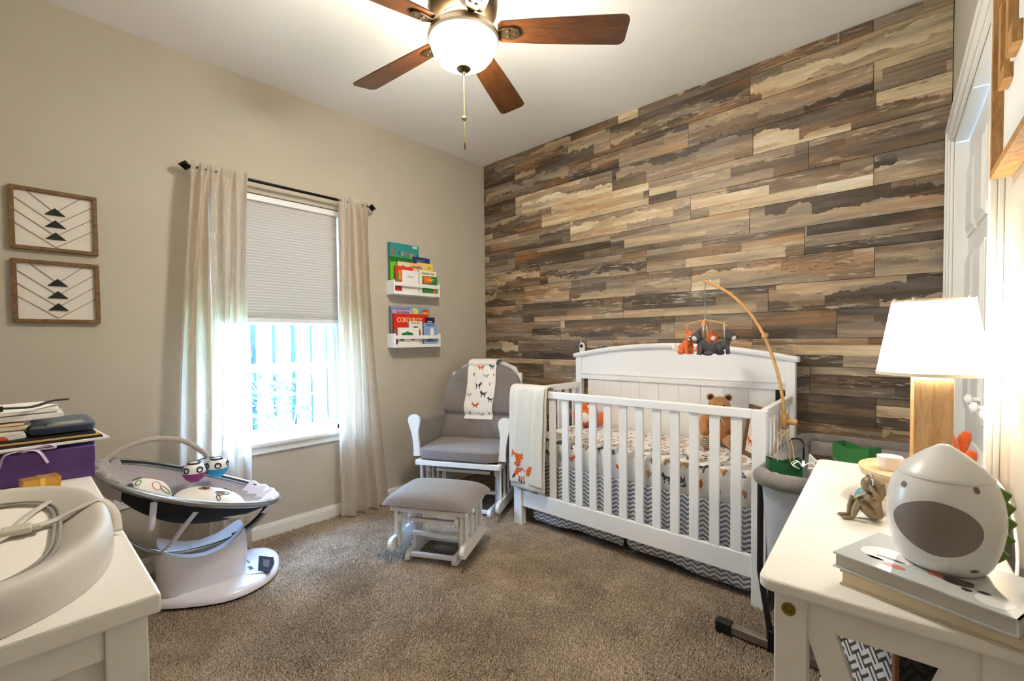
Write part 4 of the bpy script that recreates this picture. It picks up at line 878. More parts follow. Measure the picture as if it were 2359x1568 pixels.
for pts, e, k in (
    ([(1.085, .395), (1.105, .30), (1.115, .34), (1.150, .345), (1.172, .39), (1.175, .43), (1.150, .400), (1.128, .398), (1.115, .375)], .0006, 0),
    ([(1.175, .445), (1.158, .402), (1.166, .410), (1.180, .415)], .0012, 1),
    ([(1.048, .385), (1.10, .385), (1.118, .355), (1.120, .330), (1.060, .330), (1.046, .350)], .0008, 0),
    ([(1.050, .385), (1.030, .345), (1.020, .325), (1.030, .320), (1.052, .345)], .0010, 0),
    ([(1.030, .345), (1.012, .318), (1.020, .312), (1.040, .332)], .0014, 2),
    ([(1.055, .375), (1.070, .375), (1.075, .345), (1.065, .332), (1.058, .345)], .0014, 1),
    ([(1.060, .332), (1.064, .300), (1.073, .300), (1.075, .332)], .0010, 0), ([(1.080, .332), (1.082, .296), (1.091, .296), (1.094, .332)], .0010, 0), ([(1.100, .332), (1.104, .292), (1.112, .296), (1.112, .334)], .0010, 0),
    ([(1.062, .312), (1.062, .296), (1.073, .296), (1.073, .312)], .0016, 2), ([(1.081, .308), (1.080, .291), (1.091, .291), (1.091, .308)], .0016, 2), ([(1.102, .306), (1.104, .288), (1.114, .290), (1.112, .306)], .0016, 2),
    ([(1.012, .475), (1.018, .500), (1.036, .478), (1.075, .470), (1.100, .478), (1.102, .450), (1.092, .425), (1.068, .395), (1.040, .400), (1.018, .425), (1.010, .450)], .0016, 0),
    (disc(1.030, .432, .016, .019, 12), .0022, 1), (disc(1.082, .425, .016, .018, 12), .0022, 1),
    (disc(1.030, .434, .0035, .0035, 8), .0028, 2), (disc(1.082, .428, .0035, .0035, 8), .0028, 2), (disc(1.056, .398, .007, .006, 8), .0028, 2)):
    flat(q, pts, e, k)
q.build('fox_applique', FXM, bk, smooth=False)

# ---- things in and on the crib
def ell(q, c, r, n=18, m=12, e=1.0): q.ball(c, r, n, m, e)
MFUR = mat('teddy_fur', (190, 132, 74), .95, bump=(220, .8, .004), var=(40, .15), sheen=.5); MFURD = mat('teddy_dark', (70, 44, 26), .95)
td = thing('teddy_bear', 'sitting golden brown teddy bear with a grey neck ribbon in the crib corner', 'teddy bear', (2.085, -.20, .580), math.radians(18))
q = G(); ell(q, (0, 0, .10), (.075, .062, .10)); q.build('body', MFUR, td)
q = G(); ell(q, (0, -.01, .222), (.060, .056, .056)); hd = q.build('head', MFUR, td)
q = G(); ell(q, (0, -.062, .208), (.026, .022, .020)); q.build('muzzle', mat('teddy_muzzle', (214, 168, 112), .95), hd)
q = G(); ell(q, (0, -.083, .216), (.008, .006, .006)); q.build('nose', M_BLACK, hd)
for s in (-1, 1):
    q = G(); ell(q, (s*.022, -.058, .232), (.006, .005, .006), 10, 8); q.build('eye', M_BLACK, hd)
    q = G(); ell(q, (s*.046, -.005, .272), (.021, .010, .021)); e_ = q.build('ear', MFUR, hd)
    q = G(); ell(q, (s*.046, -.011, .272), (.014, .007, .014)); q.build('inner_ear', MFURD, td)
    q = G(); q.tube(spline([(s*.062, -.01, .165), (s*.085, -.035, .12), (s*.078, -.065, .085)], 5), [.026]*5+[.024]*5+[.020], 14); ell(q, (s*.078, -.066, .082), (.022, .022, .022)); q.build('arm', MFUR, td)
    q = G(); q.tube(spline([(s*.045, -.02, .035), (s*.062, -.075, .034), (s*.068, -.125, .034)], 5), [.036]*5+[.032]*5+[.030], 16); ell(q, (s*.069, -.128, .038), (.030, .026, .036)); lg_ = q.build('leg', MFUR, td)
    q = G(); ell(q, (s*.070, -.150, .040), (.020, .006, .024)); q.build('foot_pad', chevron_mat('pad_%d' % s, (50, 46, 50), (200, 196, 190), .02, .010, .004, 'X', 'Z'), td)
q = G(); q.lathe([(.046, .165), (.050, .170), (.048, .180), (.044, .182)], 24, (0, -.004, 0), cap=False); q.tube(spline([(.0, -.052, .172), (.018, -.066, .150), (.030, -.064, .12)], 4), .006, 8, flat=.4); q.tube(spline([(.0, -.052, .172), (-.012, -.068, .150), (-.012, -.070, .13)], 4), .006, 8, flat=.4)
q.build('neck_ribbon', mat('ribbon_grey', (176, 182, 186), .5), td)
fp = thing('fox_pillow', 'orange fox shaped plush with white belly in the left crib corner', 'plush toy', (1.195, -.20, .580), math.radians(25))
MFO = mat('fox_plush_orange', (228, 110, 40), .95, bump=(180, .5, .003), sheen=.4); MFWt = mat('plush_white', (240, 234, 226), .95, sheen=.3)
q = G(); ell(q, (0, 0, .075), (.085, .050, .075), e=.85); q.build('body', MFO, fp)
q = G(); ell(q, (0, -.02, .070), (.048, .036, .052)); q.build('belly', MFWt, fp)
q = G(); ell(q, (0, -.005, .155), (.060, .045, .045)); h_ = q.build('head', MFO, fp)
for s in (-1, 1):
    q = G(); q.lathe([(.018, 0), (.010, .022), (0, .038)], 12, (s*.042, 0, .185)); q.build('ear', MFO, h_)
    q = G(); ell(q, (s*.03, -.036, .148), (.022, .014, .018)); q.build('cheek', MFWt, h_)
    q = G(); ell(q, (s*.020, -.047, .162), (.005, .004, .005), 10, 8); q.build('eye', M_BLACK, h_)
    q = G(); ell(q, (s*.045, -.045, .018), (.022, .028, .018)); q.build('foot', mat('plush_dark', (60, 46, 44), .95), fp)
q = G(); q.tube(spline([(.07, .01, .03), (.115, -.01, .045), (.120, -.02, .085), (.105, -.02, .105)], 5), [.016, .020, .022, .024, .026, .026, .028, .028, .028, .026, .024, .022, .020, .016, .012, .006], 12); q.build('tail', MFO, fp)
pf = thing('framed_print', 'dark wood picture frame with an orange fox print leaning in the crib', 'picture frame', (2.292, -.36, .578), math.radians(-52), rot=(math.radians(-10), 0, math.radians(-48)))
pf.rotation_euler = (Matrix.Rotation(math.radians(-50), 4, 'Z') @ Matrix.Rotation(math.radians(-9), 4, 'X')).to_euler()
MDW = wood('dark_frame_wood', (84, 60, 38), (128, 98, 64), (10, 10, 10), .5)
w_, h2 = .088, .262
for b in ((-w_, -w_+.018, 0, h2), (w_-.018, w_, 0, h2), (-w_+.018, w_-.018, 0, .018), (-w_+.018, w_-.018, h2-.018, h2)): G().box(b[0], b[1], -.010, .008, b[2], b[3]).build('frame_board', MDW, pf, smooth=False, bevel=.001)
G().box(-w_+.016, w_-.016, -.001, .004, .016, h2-.016).build('printed_card', mat('card', (240, 232, 224), .5), pf, smooth=False)
q = G(); cols = [mat('print_orange', (214, 92, 40)), mat('print_tan', (190, 150, 110)), mat('card_pink', (224, 140, 140), .6), M_BLACK]
def cardp(pts, k): q.cur = k; q.add([(a, -.0016-.0002*k, b) for a, b in pts], [tuple(range(len(pts)))])
for cx_, cz_, sz, P_, k in ((-.03, .07, .07, FOX, 0), (.02, .10, .05, FOX, 0), (-.02, .13, .05, LEAF, 1), (.025, .15, .05, FOX, 0), (-.035, .17, .04, BUNNY, 1), (.0, .20, .09, [(-.5, -.2), (.5, -.2), (.5, .25), (-.5, .25)], 2), (-.035, .222, .03, BEAR, 3), (.035, .06, .04, LEAF, 1)):
    cardp([(cx_+a*sz, cz_+b*sz) for a, b in P_], k)
q.build('printed_animals', cols, pf, smooth=False)
bm_ = thing('baby_monitor', 'small white baby monitor camera on the left end of the headboard', 'baby monitor', (1.075, -.057, 1.0845))
G().lathe([(0, 0), (.020, 0), (.022, .004), (.021, .012), (.014, .016), (0, .016)], 28).build('base', M_WHITE, bm_)
G().lathe([(.016, .010), (.021, .022), (.022, .050), (.018, .068), (.008, .077), (0, .079)], 28).build('camera_head', M_WHITE, bm_)
q = G(); q.cyl((.006, -.020, .052), (.008, -.0245, .052), .013, .012, 20); ln_ = q.build('lens_ring', M_BLACK, bm_)
G().cyl((.008, -.0246, .052), (.0085, -.0255, .052), .006, .005, 16).build('lens', mat('lens_glass', (30, 30, 50), .05, coat=1), ln_)
G().tube([(-.016, .006, .05), (-.017, .006, .098)], .0022, 8).build('antenna', M_WHITE, bm_)

# ---- mobile
MY = -.43
mb = thing('crib_mobile', 'beech wood crib mobile arm clamped to the right crib rail', 'crib mobile', (2.455, MY, .795))
MI = Matrix.Translation((-2.455, -MY, -.795))
def mg(): q = G(); q.M = MI; return q
q = mg(); q.lathe([(0, .004), (.036, .004), (.040, .008), (.040, .022), (.036, .026), (0, .026)], 32, (2.4395, MY, .790), 'x'); q.build('clamp_disc', M_BEECH, mb)
q = mg(); q.lathe([(0, -.055), (.030, -.055), (.030, -.045), (0, -.045)], 28, (2.4395, MY, .79), 'x'); q.build('clamp_pad', M_BEECH, mb)
q = mg(); q.cyl((2.4655, MY, .790), (2.505, MY, .790), .0135, .0135, 20); q.build('clamp_knob', M_BEECH, mb)
arc = spline([(2.452, MY, .80), (2.445, MY, .90), (2.418, MY, 1.04), (2.367, MY, 1.19), (2.300, MY, 1.31), (2.215, MY, 1.405), (2.120, MY, 1.468), (2.078, MY, 1.487)], 8)
q = mg(); q.tube(arc, .0075, 12); q.build('arm', M_BEECH, mb)
q = mg(); ell(q, (2.372, MY-.026, 1.192), (.012, .012, .012)); q.cyl((2.370, MY-.018, 1.193), (2.366, MY+.020, 1.197), .006, n=12); ell(q, (2.364, MY+.026, 1.198), (.014, .014, .014)); q.build('joint_knob', M_BEECH, mb)
q = mg(); q.tube(spline([(2.120, MY, 1.476), (2.110, MY, 1.490), (2.096, MY, 1.494), (2.088, MY, 1.484), (2.087, MY, 1.45), (2.087, MY, 1.285)], 6), .0022, 8); ell(q, (2.087, MY, 1.285), (.005, .005, .006), 10, 8); q.build('hanger', M_CHROME, mb)
hooks = []
for k, a in enumerate((math.radians(12), math.radians(104))):
    c, s = math.cos(a), math.sin(a)
    pts = [(2.087+c*t, MY+s*t, 1.280-.0011*k-.9*t*t*3.2/1.0*.9) for t in [-.105+.21*i/14 for i in range(15)]]
    q = mg(); vs = []; 
    for p in pts: vs += [(p[0]-s*.008, p[1]+c*.008, p[2]-.0035), (p[0]+s*.008, p[1]-c*.008, p[2]-.0035), (p[0]+s*.008, p[1]-c*.008, p[2]+.0035), (p[0]-s*.008, p[1]+c*.008, p[2]+.0035)]
    fs = [(4*i+j, 4*i+(j+1) % 4, 4*(i+1)+(j+1) % 4, 4*(i+1)+j) for i in range(14) for j in range(4)]+[(0, 1, 2, 3), (56, 57, 58, 59)]
    q.add(vs, fs); q.build('cross_arm', M_BEECH, mb, smooth=False)
    for p in (pts[1], pts[-2]): hooks.append(p)
for p in hooks:
    q = mg(); q.tube([(p[0], p[1], p[2]+.008), (p[0], p[1], p[2]-.034)], .0013, 6); q.build('wire', M_CHROME, mb)
def plush_animal(label, p, rz, body, pale, dark):
    t = thing('hanging_plush', label, 'plush toy', (p[0], p[1], p[2]-.034-.091*1.4), rz, group=None); t.scale = (1.4, 1.4, 1.4)
    q = G(); q.tube(spline([(.026, 0, .026), (.006, 0, .036), (-.012, 0, .055)], 5), [.018]*4+[.017]*4+[.015]*3, 14); ell(q, (.022, 0, .024), (.022, .019, .020)); q.build('body', body, t)
    q = G(); ell(q, (-.022, 0, .070), (.019, .018, .018)); ell(q, (-.038, 0, .064), (.010, .008, .008)); h = q.build('head', body, t)
    for s in (-1, 1):
        q = G(); q.add([(-.018, s*.004, .082), (-.018, s*.017, .080), (-.012, s*.014, .102), (-.008, s*.010, .082)], [(0, 1, 2), (1, 3, 2), (3, 0, 2), (0, 3, 1)]); q.build('ear', body, h, smooth=False)
        q = G(); ell(q, (-.031, s*.010, .064), (.009, .008, .010)); q.build('cheek', pale, h)
        q = G(); q.tube([(-.008, s*.010, .045), (-.014, s*.011, .012), (-.015, s*.011, .004)], [.008, .0065, .007], 10); q.build('leg', body, t)
        q = G(); ell(q, (.014, s*.018, .010), (.016, .008, .009)); q.build('leg', body, t)
    q = G(); ell(q, (-.048, 0, .066), (.003, .003, .003), 8, 6); q.build('nose', dark, h)
    q = G(); q.tube(spline([(.040, 0, .018), (.054, .012, .024), (.056, .018, .044)], 4), [.007, .008, .009, .0095, .010, .010, .009, .007, .004], 10); q.build('tail', pale if dark is M_BLACK and body is MFO else body, t)
    q = G(); q.tube([(-.002, 0, .060), (-.001, 0, .091)], .0008, 6); q.build('loop', M_WHITE, t)
MGP = mat('plush_grey', (84, 82, 86), .95, bump=(180, .5, .003)); MLP = mat('plush_light', (216, 212, 206), .95)
lab = ['orange fox plush hanging at the left end of the mobile', 'dark grey plush hanging at the right end of the mobile', 'grey plush hanging behind the left orange fox of the mobile', 'orange and white fox plush hanging behind the right grey one of the mobile']
hs = sorted(hooks, key=lambda p: p[0])
near = sorted(hooks, key=lambda p: (-(Vector(CAM_POS)-Vector(p)).length))
Rv = Vector((math.cos(YAW), -math.sin(YAW), 0)); od = sorted(hooks, key=lambda p: Vector(p).dot(Rv))
plush_animal(lab[0], od[0], math.radians(150), MFO, MFWt, M_BLACK)
plush_animal(lab[2], od[1], math.radians(30), MGP, MLP, M_BLACK)
plush_animal(lab[3], od[2], math.radians(170), MFO, MFWt, M_BLACK)
plush_animal(lab[1], od[3], math.radians(200), MGP, MLP, M_BLACK)

# ================================================================== GLIDER AND OTTOMAN
def rbox(q, x0, x1, y0, y1, z0, z1, e=.35, n=32, m=14):
    q.ball(((x0+x1)/2, (y0+y1)/2, (z0+z1)/2), ((x1-x0)/2, (y1-y0)/2, (z1-z0)/2), n, m, e)
def swing_side(th, x, y0, y1, ztop, nsp, par_w=.024):
    out = []
    for i in range(9): a = PI/2+PI*i/8; out.append((y0+.035*math.cos(a), .105+.035*math.sin(a)*1.0))
    out += [(y1, .075), (y1+.015, .10), (y1, .14)]
    G().prism(out, x-par_w/2, x+par_w/2, 'yz').build('side_runner', M_WHITE, th, smooth=False, bevel=.003)
    for i in range(nsp):
        y = y0+.05+(y1-y0-.09)*i/(nsp-1); G().box(x-.006, x+.006, y-.011, y+.011, .135, ztop).build('spindle', M_WHITE, th, smooth=False)
def glide_base(th, xb, y0, y1, zt, rods):
    for s in (-1, 1):
        x = s*xb
        out = [(y0, 0.0), (y0-.035, .012), (y0-.038, .03), (y0-.015, .055), (y0+.04, .052), (y1-.04, .052), (y1+.015, .055), (y1+.038, .03), (y1+.035, .012), (y1, 0)]
        G().prism(out, x-.012, x+.012, 'yz').build('base_foot', M_WHITE, th, smooth=False, bevel=.003)
        ym = (y0+y1)/2
        G().box(x-.009, x+.009, ym-.045, ym+.045, .05, zt).build('base_post', M_WHITE, th, smooth=False, bevel=.002)
    for y, z in rods: G().bar((-xb, y, z), (xb, y, z), .026, .020).build('cross_rod', M_WHITE, th, smooth=False, bevel=.003)
    return
CR = math.radians(26)
gl = thing('glider_chair', 'white wooden glider chair with taupe cushions in the corner', 'chair', (.555, -.70, 0), CR)
q = G(); rbox(q, -.295, .295, -.275, .23, .385, .468, .3); q.build('seat_cushion', M_GREYFAB, gl)
def backfn(u, v):
    a = (u-.5)*2; w = .285 if v < .62 else .285*math.sqrt(max(.0, 1-((v-.62)/.39)**2.3))
    return a, w
q = G()
def bsurf(side):
    def fn(u, v):
        a = (u-.5)*2; v2 = v; w = .305*(1 if v2 < .58 else max(.05, 1-((v2-.58)/.42)**2.6)**.5)
        x = a*w; z = .44+.575*v2; yb = .155+.19*v2
        th = .062*(max(0, 1-abs(a)**5))**.5*(max(0, 1-abs(2*v2-1)**8))**.5
        tuft = .012*(abs(math.sin(PI*(v2*2.6+.1)))**.4)*(1-abs(a)*.4) if side > 0 else 0
        pleat = .011*math.sin(math.atan2(v2-.40, a+1e-6)*11)*min(1, math.hypot(a, v2-.48)) if side > 0 else 0
        line = -.024*math.exp(-((v2-.32)/.03)**2) if side > 0 else 0
        return (x, yb-(th+tuft*.6+pleat+line if side > 0 else -th*.5), z+.0*a)
    return fn
q.grid(bsurf(1), 49, 49); q.grid(bsurf(-1), 49, 49); q.build('back_cushion', M_GREYFAB, gl, ang=80)
def bs_chair(x, z, e=.0):
    v = (z-.44)/.575; w = .305*(1 if v < .58 else max(.05, 1-((v-.58)/.42)**2.6)**.5); u = .5+x/w/2; p = bsurf(1)(u, v); return Vector((x, p[1]-e, z))
for s in (-1, 1):
    # padded arm
    q = G()
    def afn(u, v, s=s):
        t = 2*PI*v; y = -.205+.40*u; xo = s*(.318+.0); r = .042
        if v < .5: x = math.cos(t)*r; z = .635+math.sin(t)*.030
        else: k = (v-.5)/.5; x = -r+.0+2*r*k; z = .635-.0-.22*math.sin(PI*k)
        f = .9+.1*math.sin(PI*u); return (xo+x*f*(1 if z > .6 else .85), y, z-.018*u)
    q.grid(afn, 12, 28, cv=True); k0 = len(q.v); q.f.append(tuple(range(28))); q.f.append(tuple(range(11*28, 12*28))); q.mi += [0, 0]
    q.build('arm_pad', M_GREYFAB, gl, ang=60)
    out = []
    prof = spline([(.0-.026, .40, 0), (-.022, .47, 0), (-.026, .56, 0), (-.044, .635, 0), (-.034, .672, 0), (0, .684, 0), (.034, .672, 0), (.044, .635, 0), (.026, .56, 0), (.022, .47, 0), (.026, .40, 0)], 5)
    out = [(s*(.318+.02*smoothstep(.4, .66, p.y))+p.x-s*.012, p.y) for p in prof]
    G().prism(out, -.236, -.214, 'xz').build('arm_front', M_WHITE, gl, smooth=False, bevel=.003)
    G().bar((s*.33, -.21, .60), (s*.33, .24, .60), .02, .03).build('arm_rail', M_WHITE, gl, smooth=False)
    G().bar((s*.31, .19, .36), (s*.27, .37, .93), .026, .04, (0, 1, 0)).build('back_post', M_WHITE, gl, smooth=False)
    swing_side(gl, s*.285, -.255, .27, .355, 6)
    for y in (-.17, .19): G().bar((s*.262, y, .34), (s*.255, y+.03, .11), .014, .045, (0, 1, 0)).build('link_arm', M_WHITE, gl, smooth=False, bevel=.003)
    G().lathe([(.022, -.010), (.026, -.006), (.026, .006), (.022, .010)], 20, (s*.245, -.165, .305), 'x').build('bearing_cap', M_CREAM, gl)
G().box(-.300, .300, -.270, -.243, .350, .383).build('seat_frame', M_WHITE, gl, smooth=False, bevel=.003); G().box(-.300, .300, .20, .227, .350, .383).build('seat_frame', M_WHITE, gl, smooth=False, bevel=.003)
for s in (-1, 1): G().box(s*.300, s*.272, -.243, .20, .350, .383).build('seat_frame', M_WHITE, gl, smooth=False)
out = [(.22*math.cos(t), .93+.10*math.sin(t)) for t in [PI*i/12 for i in range(13)]]
for i in range(5): x = -.18+.09*i; G().bar((x, .235, .42), (x, .395, .95), .012, .03, (0, 1, 0)).build('back_slat', M_WHITE, gl, smooth=False)
G().prism([(x, z-.0) for x, z in [(-.27, .80), (.27, .80), (.262, .90), (.225, .975), (.13, 1.015), (-.13, 1.015), (-.225, .975), (-.262, .90)]], .395, .413, 'xz').build('crest_rail', M_WHITE, gl, smooth=False, bevel=.003)
glide_base(gl, .195, -.16, .20, .30, [(-.165, .035), (.20, .035), (-.02, .12), (-.16, .30), (.14, .30)])
# printed blanket on the chair back
cb = thing('printed_blanket', 'white muslin blanket printed with foxes and wolves hanging over the chair back', 'blanket', (.555, -.70, 0), CR)
def cbf(u, s):   # u metres across, s metres from behind over the top and down the front
    x = -.112+u+.004*math.sin(s*20); top = 1.022
    if s < .10: return Vector((x, .425+.004, top-.10+s))
    if s < .22:
        t = (s-.10)/.12; a = PI*t; return Vector((x, .352+.077*math.cos(a), top+.018*math.sin(a)))
    z = top-(s-.22); p = bs_chair(max(-.15, min(.15, x)), min(z, 1.0)) if z < 1.0 else Vector((x, .275, z))
    return Vector((x, min(p.y-.010-.003*math.sin(u*40+s*6), .273 if z > .97 else 9), z))
LEN = .22+.42
q = G(); q.grid(lambda u, v: cbf(u*.225, v*LEN), 24, 60); q.build('cloth', mat('muslin', (240, 237, 232), .9, bump=(30, .3, .004)), cb, ang=80, solid=.003)
q = G()
for u, s, P_, k, sz, fl in ((.10, .27, FOX, 0, .055, 1), (.19, .26, WOLF, 1, .05, -1), (.05, .32, LEAF, 1, .035, 1), (.15, .33, FOX, 3, .045, 1), (.21, .32, LEAF, 0, .035, 1), (.09, .40, WOLF, 1, .06, 1), (.18, .39, LEAF, 0, .035, 1), (.14, .46, WOLF, 1, .062, -1), (.03, .47, FOX, 3, .04, 1), (.20, .50, WOLF, 1, .05, -1), (.09, .545, FOX, 0, .06, 1), (.05, .60, LEAF, 1, .038, 1), (.14, .61, FOX, 3, .045, 1), (.20, .60, LEAF, 0, .035, 1)):
    decal(q, cbf, P_, u, s, sz, 0, fl, eps=.0028, k=k)
pm = q.build('printed_animals', INK, cb, smooth=False); pm['kind'] = 'stuff'
# ottoman
om = thing('glider_ottoman', 'white gliding ottoman with taupe padded top in front of the chair', 'ottoman', (.965, -1.325, 0), math.radians(27.5))
def oc(u, v):
    a = (u-.5)*2; b = (v-.5)*2; k = (1-abs(a)**6)**.5*(1-abs(b)**6)**.5; return (.245*a, .185*b, .325+.058*k+.014*(1-a*a)*(1-b*b))
q = G(); q.grid(oc, 37, 31); q.grid(lambda u, v: (.245*(u*2-1), .185*(v*2-1), .325-.018*((1-abs(u*2-1)**6)*(1-abs(v*2-1)**6))**.5), 37, 31); q.build('cushion', M_GREYFAB, om, ang=70)
for s in (-1, 1):
    G().box(s*.215, s*.190, -.15, .15, .285, .308).build('top_frame', M_WHITE, om, smooth=False, bevel=.002)
    swing_side(om, s*.203, -.150, .165, .29, 4)
    for y in (-.118, .13): G().bar((s*.183, y, .275), (s*.178, y+.015, .085), .014, .040, (0, 1, 0)).build('link_arm', M_CREAM, om, smooth=False, bevel=.003)
    G().lathe([(.020, -.011), (.025, -.007), (.025, .007), (.020, .011)], 20, (s*.160, -.128, .245), 'x').build('bearing_cap', M_CREAM, om)
for y in (-.15, .135): G().box(-.190, .190, y, y+.018, .285, .308).build('top_frame', M_WHITE, om, smooth=False, bevel=.002)
glide_base(om, .135, -.085, .12, .245, [(-.088, .035), (.12, .035), (-.05, .135), (-.085, .225)])

# ================================================================== BASSINET BY THE CLOSET
MRIM = fabric('bassinet_grey', (122, 116, 112), 420, .3)
BX0, BX1, BY0, BY1, BZ = 2.492, 2.945, -1.045, -.150, .668
bs = thing('bassinet', 'grey bedside bassinet with padded rim and white mesh sides right of the crib', 'bassinet', (2.733, -.59, 0))
BI = Matrix.Translation((-2.733, .59, 0))
def bg_(): q = G(); q.M = BI; return q
def rr(x0, x1, y0, y1, r, n=6):
    out = []
    for cx_, cy_, a0 in ((x1-r, y1-r, 0), (x0+r, y1-r, PI/2), (x0+r, y0+r, PI), (x1-r, y0+r, 3*PI/2)):
        for i in range(n+1): a = a0+PI/2*i/n; out.append((cx_+r*math.cos(a), cy_+r*math.sin(a)))
    return out
rim = rr(BX0, BX1, BY0, BY1, .07)
q = bg_(); 
rp = [(x, y, BZ+.022*math.sin((y-BY0)/(BY1-BY0)*PI)*0+.002*math.sin(i*2.1)) for i, (x, y) in enumerate(rim)]
q.tube(rp, [.031+.0015*math.sin(i*1.7) for i in range(len(rp))], 16, closed=True, flat=1.0); q.build('padded_rim', MRIM, bs)
M_MESH = translucent_mat('mesh_net', (214, 216, 224), .3, .05)
q = bg_(); lo = rr(BX0+.02, BX1-.02, BY0+.03, BY1-.03, .06); vs = []
k = len(rim)
for t in range(7):
    f = t/6; vs += [(x*(1-f)+a*f, y*(1-f)+b*f, BZ-.02-(.36)*f+.0) for (x, y), (a, b) in zip(rim, lo)]
fs = [(t*k+i, t*k+(i+1) % k, (t+1)*k+(i+1) % k, (t+1)*k+i) for t in range(6) for i in range(k)]
q.add(vs, fs); q.build('mesh_side', M_MESH, bs, ang=80)
q = bg_(); q.prism(rr(BX0+.022, BX1-.022, BY0+.032, BY1-.032, .06), .27, .325, 'xy'); q.build('base_tray', MRIM, bs, smooth=False, bevel=.008)
q = bg_(); q.prism(rr(BX0+.035, BX1-.035, BY0+.045, BY1-.045, .05), .325, .37, 'xy'); q.build('mattress_pad', mat('pad_grey', (196, 188, 184), .9), bs, smooth=False, bevel=.012)
q = bg_(); q.box(BX0+.03, BX1-.03, BY1-.055, BY1-.048, .37, BZ+.0); q.build('inner_liner', mat('liner_grey', (176, 166, 160), .9), bs, smooth=False)
for y in (BY0+.06, BY1-.06):
    for x in (BX0+.0, BX1-.0):
        q = bg_(); sx = 1 if x > 2.7 else -1; q.tube([(x+sx*.004, y, .64), (x+sx*.004, y, .30), (x-sx*.03, y, .08), (x-sx*.03, y, .04)], .011, 10); q.build('leg', M_BLACK if False else mat('leg_dark', (46, 44, 46), .4, .5), bs)
MFT = mat('foot_alu', (150, 142, 132), .35, .7)
for y in (-.985, -.20):
    q = bg_(); q.box(2.385, 2.965, y-.018, y+.018, .014, .046); q.build('foot_bar', MFT, bs, smooth=False, bevel=.003)
    for xa, xb in ((2.330, 2.390), (2.960, 2.995)):
        q = bg_(); q.box(xa, xb, y-.022, y+.022, .0, .052); q.build('foot_cap', M_BLACK, bs, smooth=False, bevel=.004)
    q = bg_(); q.box(2.52, 2.56, y-.024, y+.024, .010, .09); q.build('leg_socket', M_BLACK, bs, smooth=False, bevel=.003)
for yy in (BY1-.22,):
    q = bg_(); q.tube(spline([(BX0-.030, yy, BZ-.03), (BX0-.026, yy, BZ+.022), (BX0, yy, BZ+.034), (BX0+.026, yy, BZ+.022), (BX0+.03, yy, BZ-.06)], 4), .004, 8); q.build('rim_strap', M_BLACK, bs)
# filler inside
def gift_bag(label, x, y, z, w, d, h, rz, col, tilt=0, handles=True):
    t = thing('gift_bag', label, 'gift bag', (x, y, z), rz, rot=(math.radians(tilt), 0, rz))
    m_ = mat('bag_%d_%d_%d' % col, col, .45); q = G()
    pts0 = [(-w/2, -d/2), (0, -d/2-.002), (w/2, -d/2), (w/2, 0), (w/2, d/2), (0, d/2+.002), (-w/2, d/2), (-w/2, 0)]
    vs = []; 
    for t_ in range(5):
        f = t_/4; 
        for i, (a, b) in enumerate(pts0): vs.append((a*(1+.06*f), b*(1-.25*f)*(.8 if i in (3, 7) else 1), h*f-(.016 if (t_ == 4 and i in (1, 5)) else 0)))
    q.add(vs, [(t_*8+i, t_*8+(i+1) % 8, (t_+1)*8+(i+1) % 8, (t_+1)*8+i) for t_ in range(4) for i in range(8)]+[tuple(range(8))]); q.build('bag_body', m_, t, smooth=False)
    if handles:
        for s in (-1, 1):
            q = G(); q.tube(spline([(-.028, s*d*.36, h-.02), (-.024, s*d*.36, h+.05), (0, s*d*.30, h+.10), (.022, s*d*.36, h+.05), (.028, s*d*.36, h-.02)], 6), .0018, 8); q.build('string_handle', mat('string_tan', (190, 150, 104), .8), t)
    return t
bx0 = gift_bag('dark green gift bag with tan string handles at the near end of the bassinet', 2.558, -.950, .5212, .105, .06, .215, math.radians(28), (16, 84, 44), 0)
gift_bag('second green gift bag lying at the far end of the bassinet', 2.72, -.36, .3711, .15, .10, .335, math.radians(-30), (60, 130, 70), 0, False)
fb = thing('folded_blanket', 'pale folded blanket under the green gift bag in the bassinet', 'blanket', (2.600, -.925, .3711), 0)
for i in range(3):
    q = G(); rbox(q, -.062, -.002, -.075, .075, .0498*i, .0498*(i+1), .3, 24, 10); q.build('blanket_fold', mat('pad_grey', (196, 188, 184), .9), fb)
gx = thing('gift_box', 'black and white window box with red trim leaning out of the bassinet', 'box', (2.648, -.925, .3711), 0, rot=(0, math.radians(5), math.radians(20)))
G().box(-.038, .038, -.05, .05, .0, .378).build('box_body', mat('carton_white', (226, 222, 214), .5), gx, smooth=False, bevel=.002)
q = G(); q.cur = 0; q.box(-.034, .034, -.0512, -.0501, .06, .370); q.cur = 1
for z in (.14, .22, .30): q.box(-.026, .026, -.0522, -.0513, z, z+.055)
q.cur = 2; q.box(-.037, -.0345, -.0518, -.0502, .05, .374); q.box(.0345, .037, -.0518, -.0502, .05, .374); q.cur = 0; q.box(-.034, .034, -.046, .046, .3782, .3790)
q.build('box_print', [mat('carton_dark', (40, 24, 26), .5), mat('carton_pale', (206, 196, 190), .5), mat('carton_red', (170, 60, 40), .5)], gx, smooth=False)
rb = thing('curling_ribbon', 'white ribbon bow lying over the black box in the bassinet', 'ribbon', (2.625, -.985, .722))
q = G()
for a in (.3, 1.6, 2.7, 4.0): q.tube(spline([(0, 0, 0), (.022*math.cos(a), .014*math.sin(a), .018), (.042*math.cos(a), .026*math.sin(a), .004), (.020*math.cos(a+.4), .02*math.sin(a+.4), -.004)], 6), .004, 8, flat=.35)
q.build('loops', M_WHITE, rb)

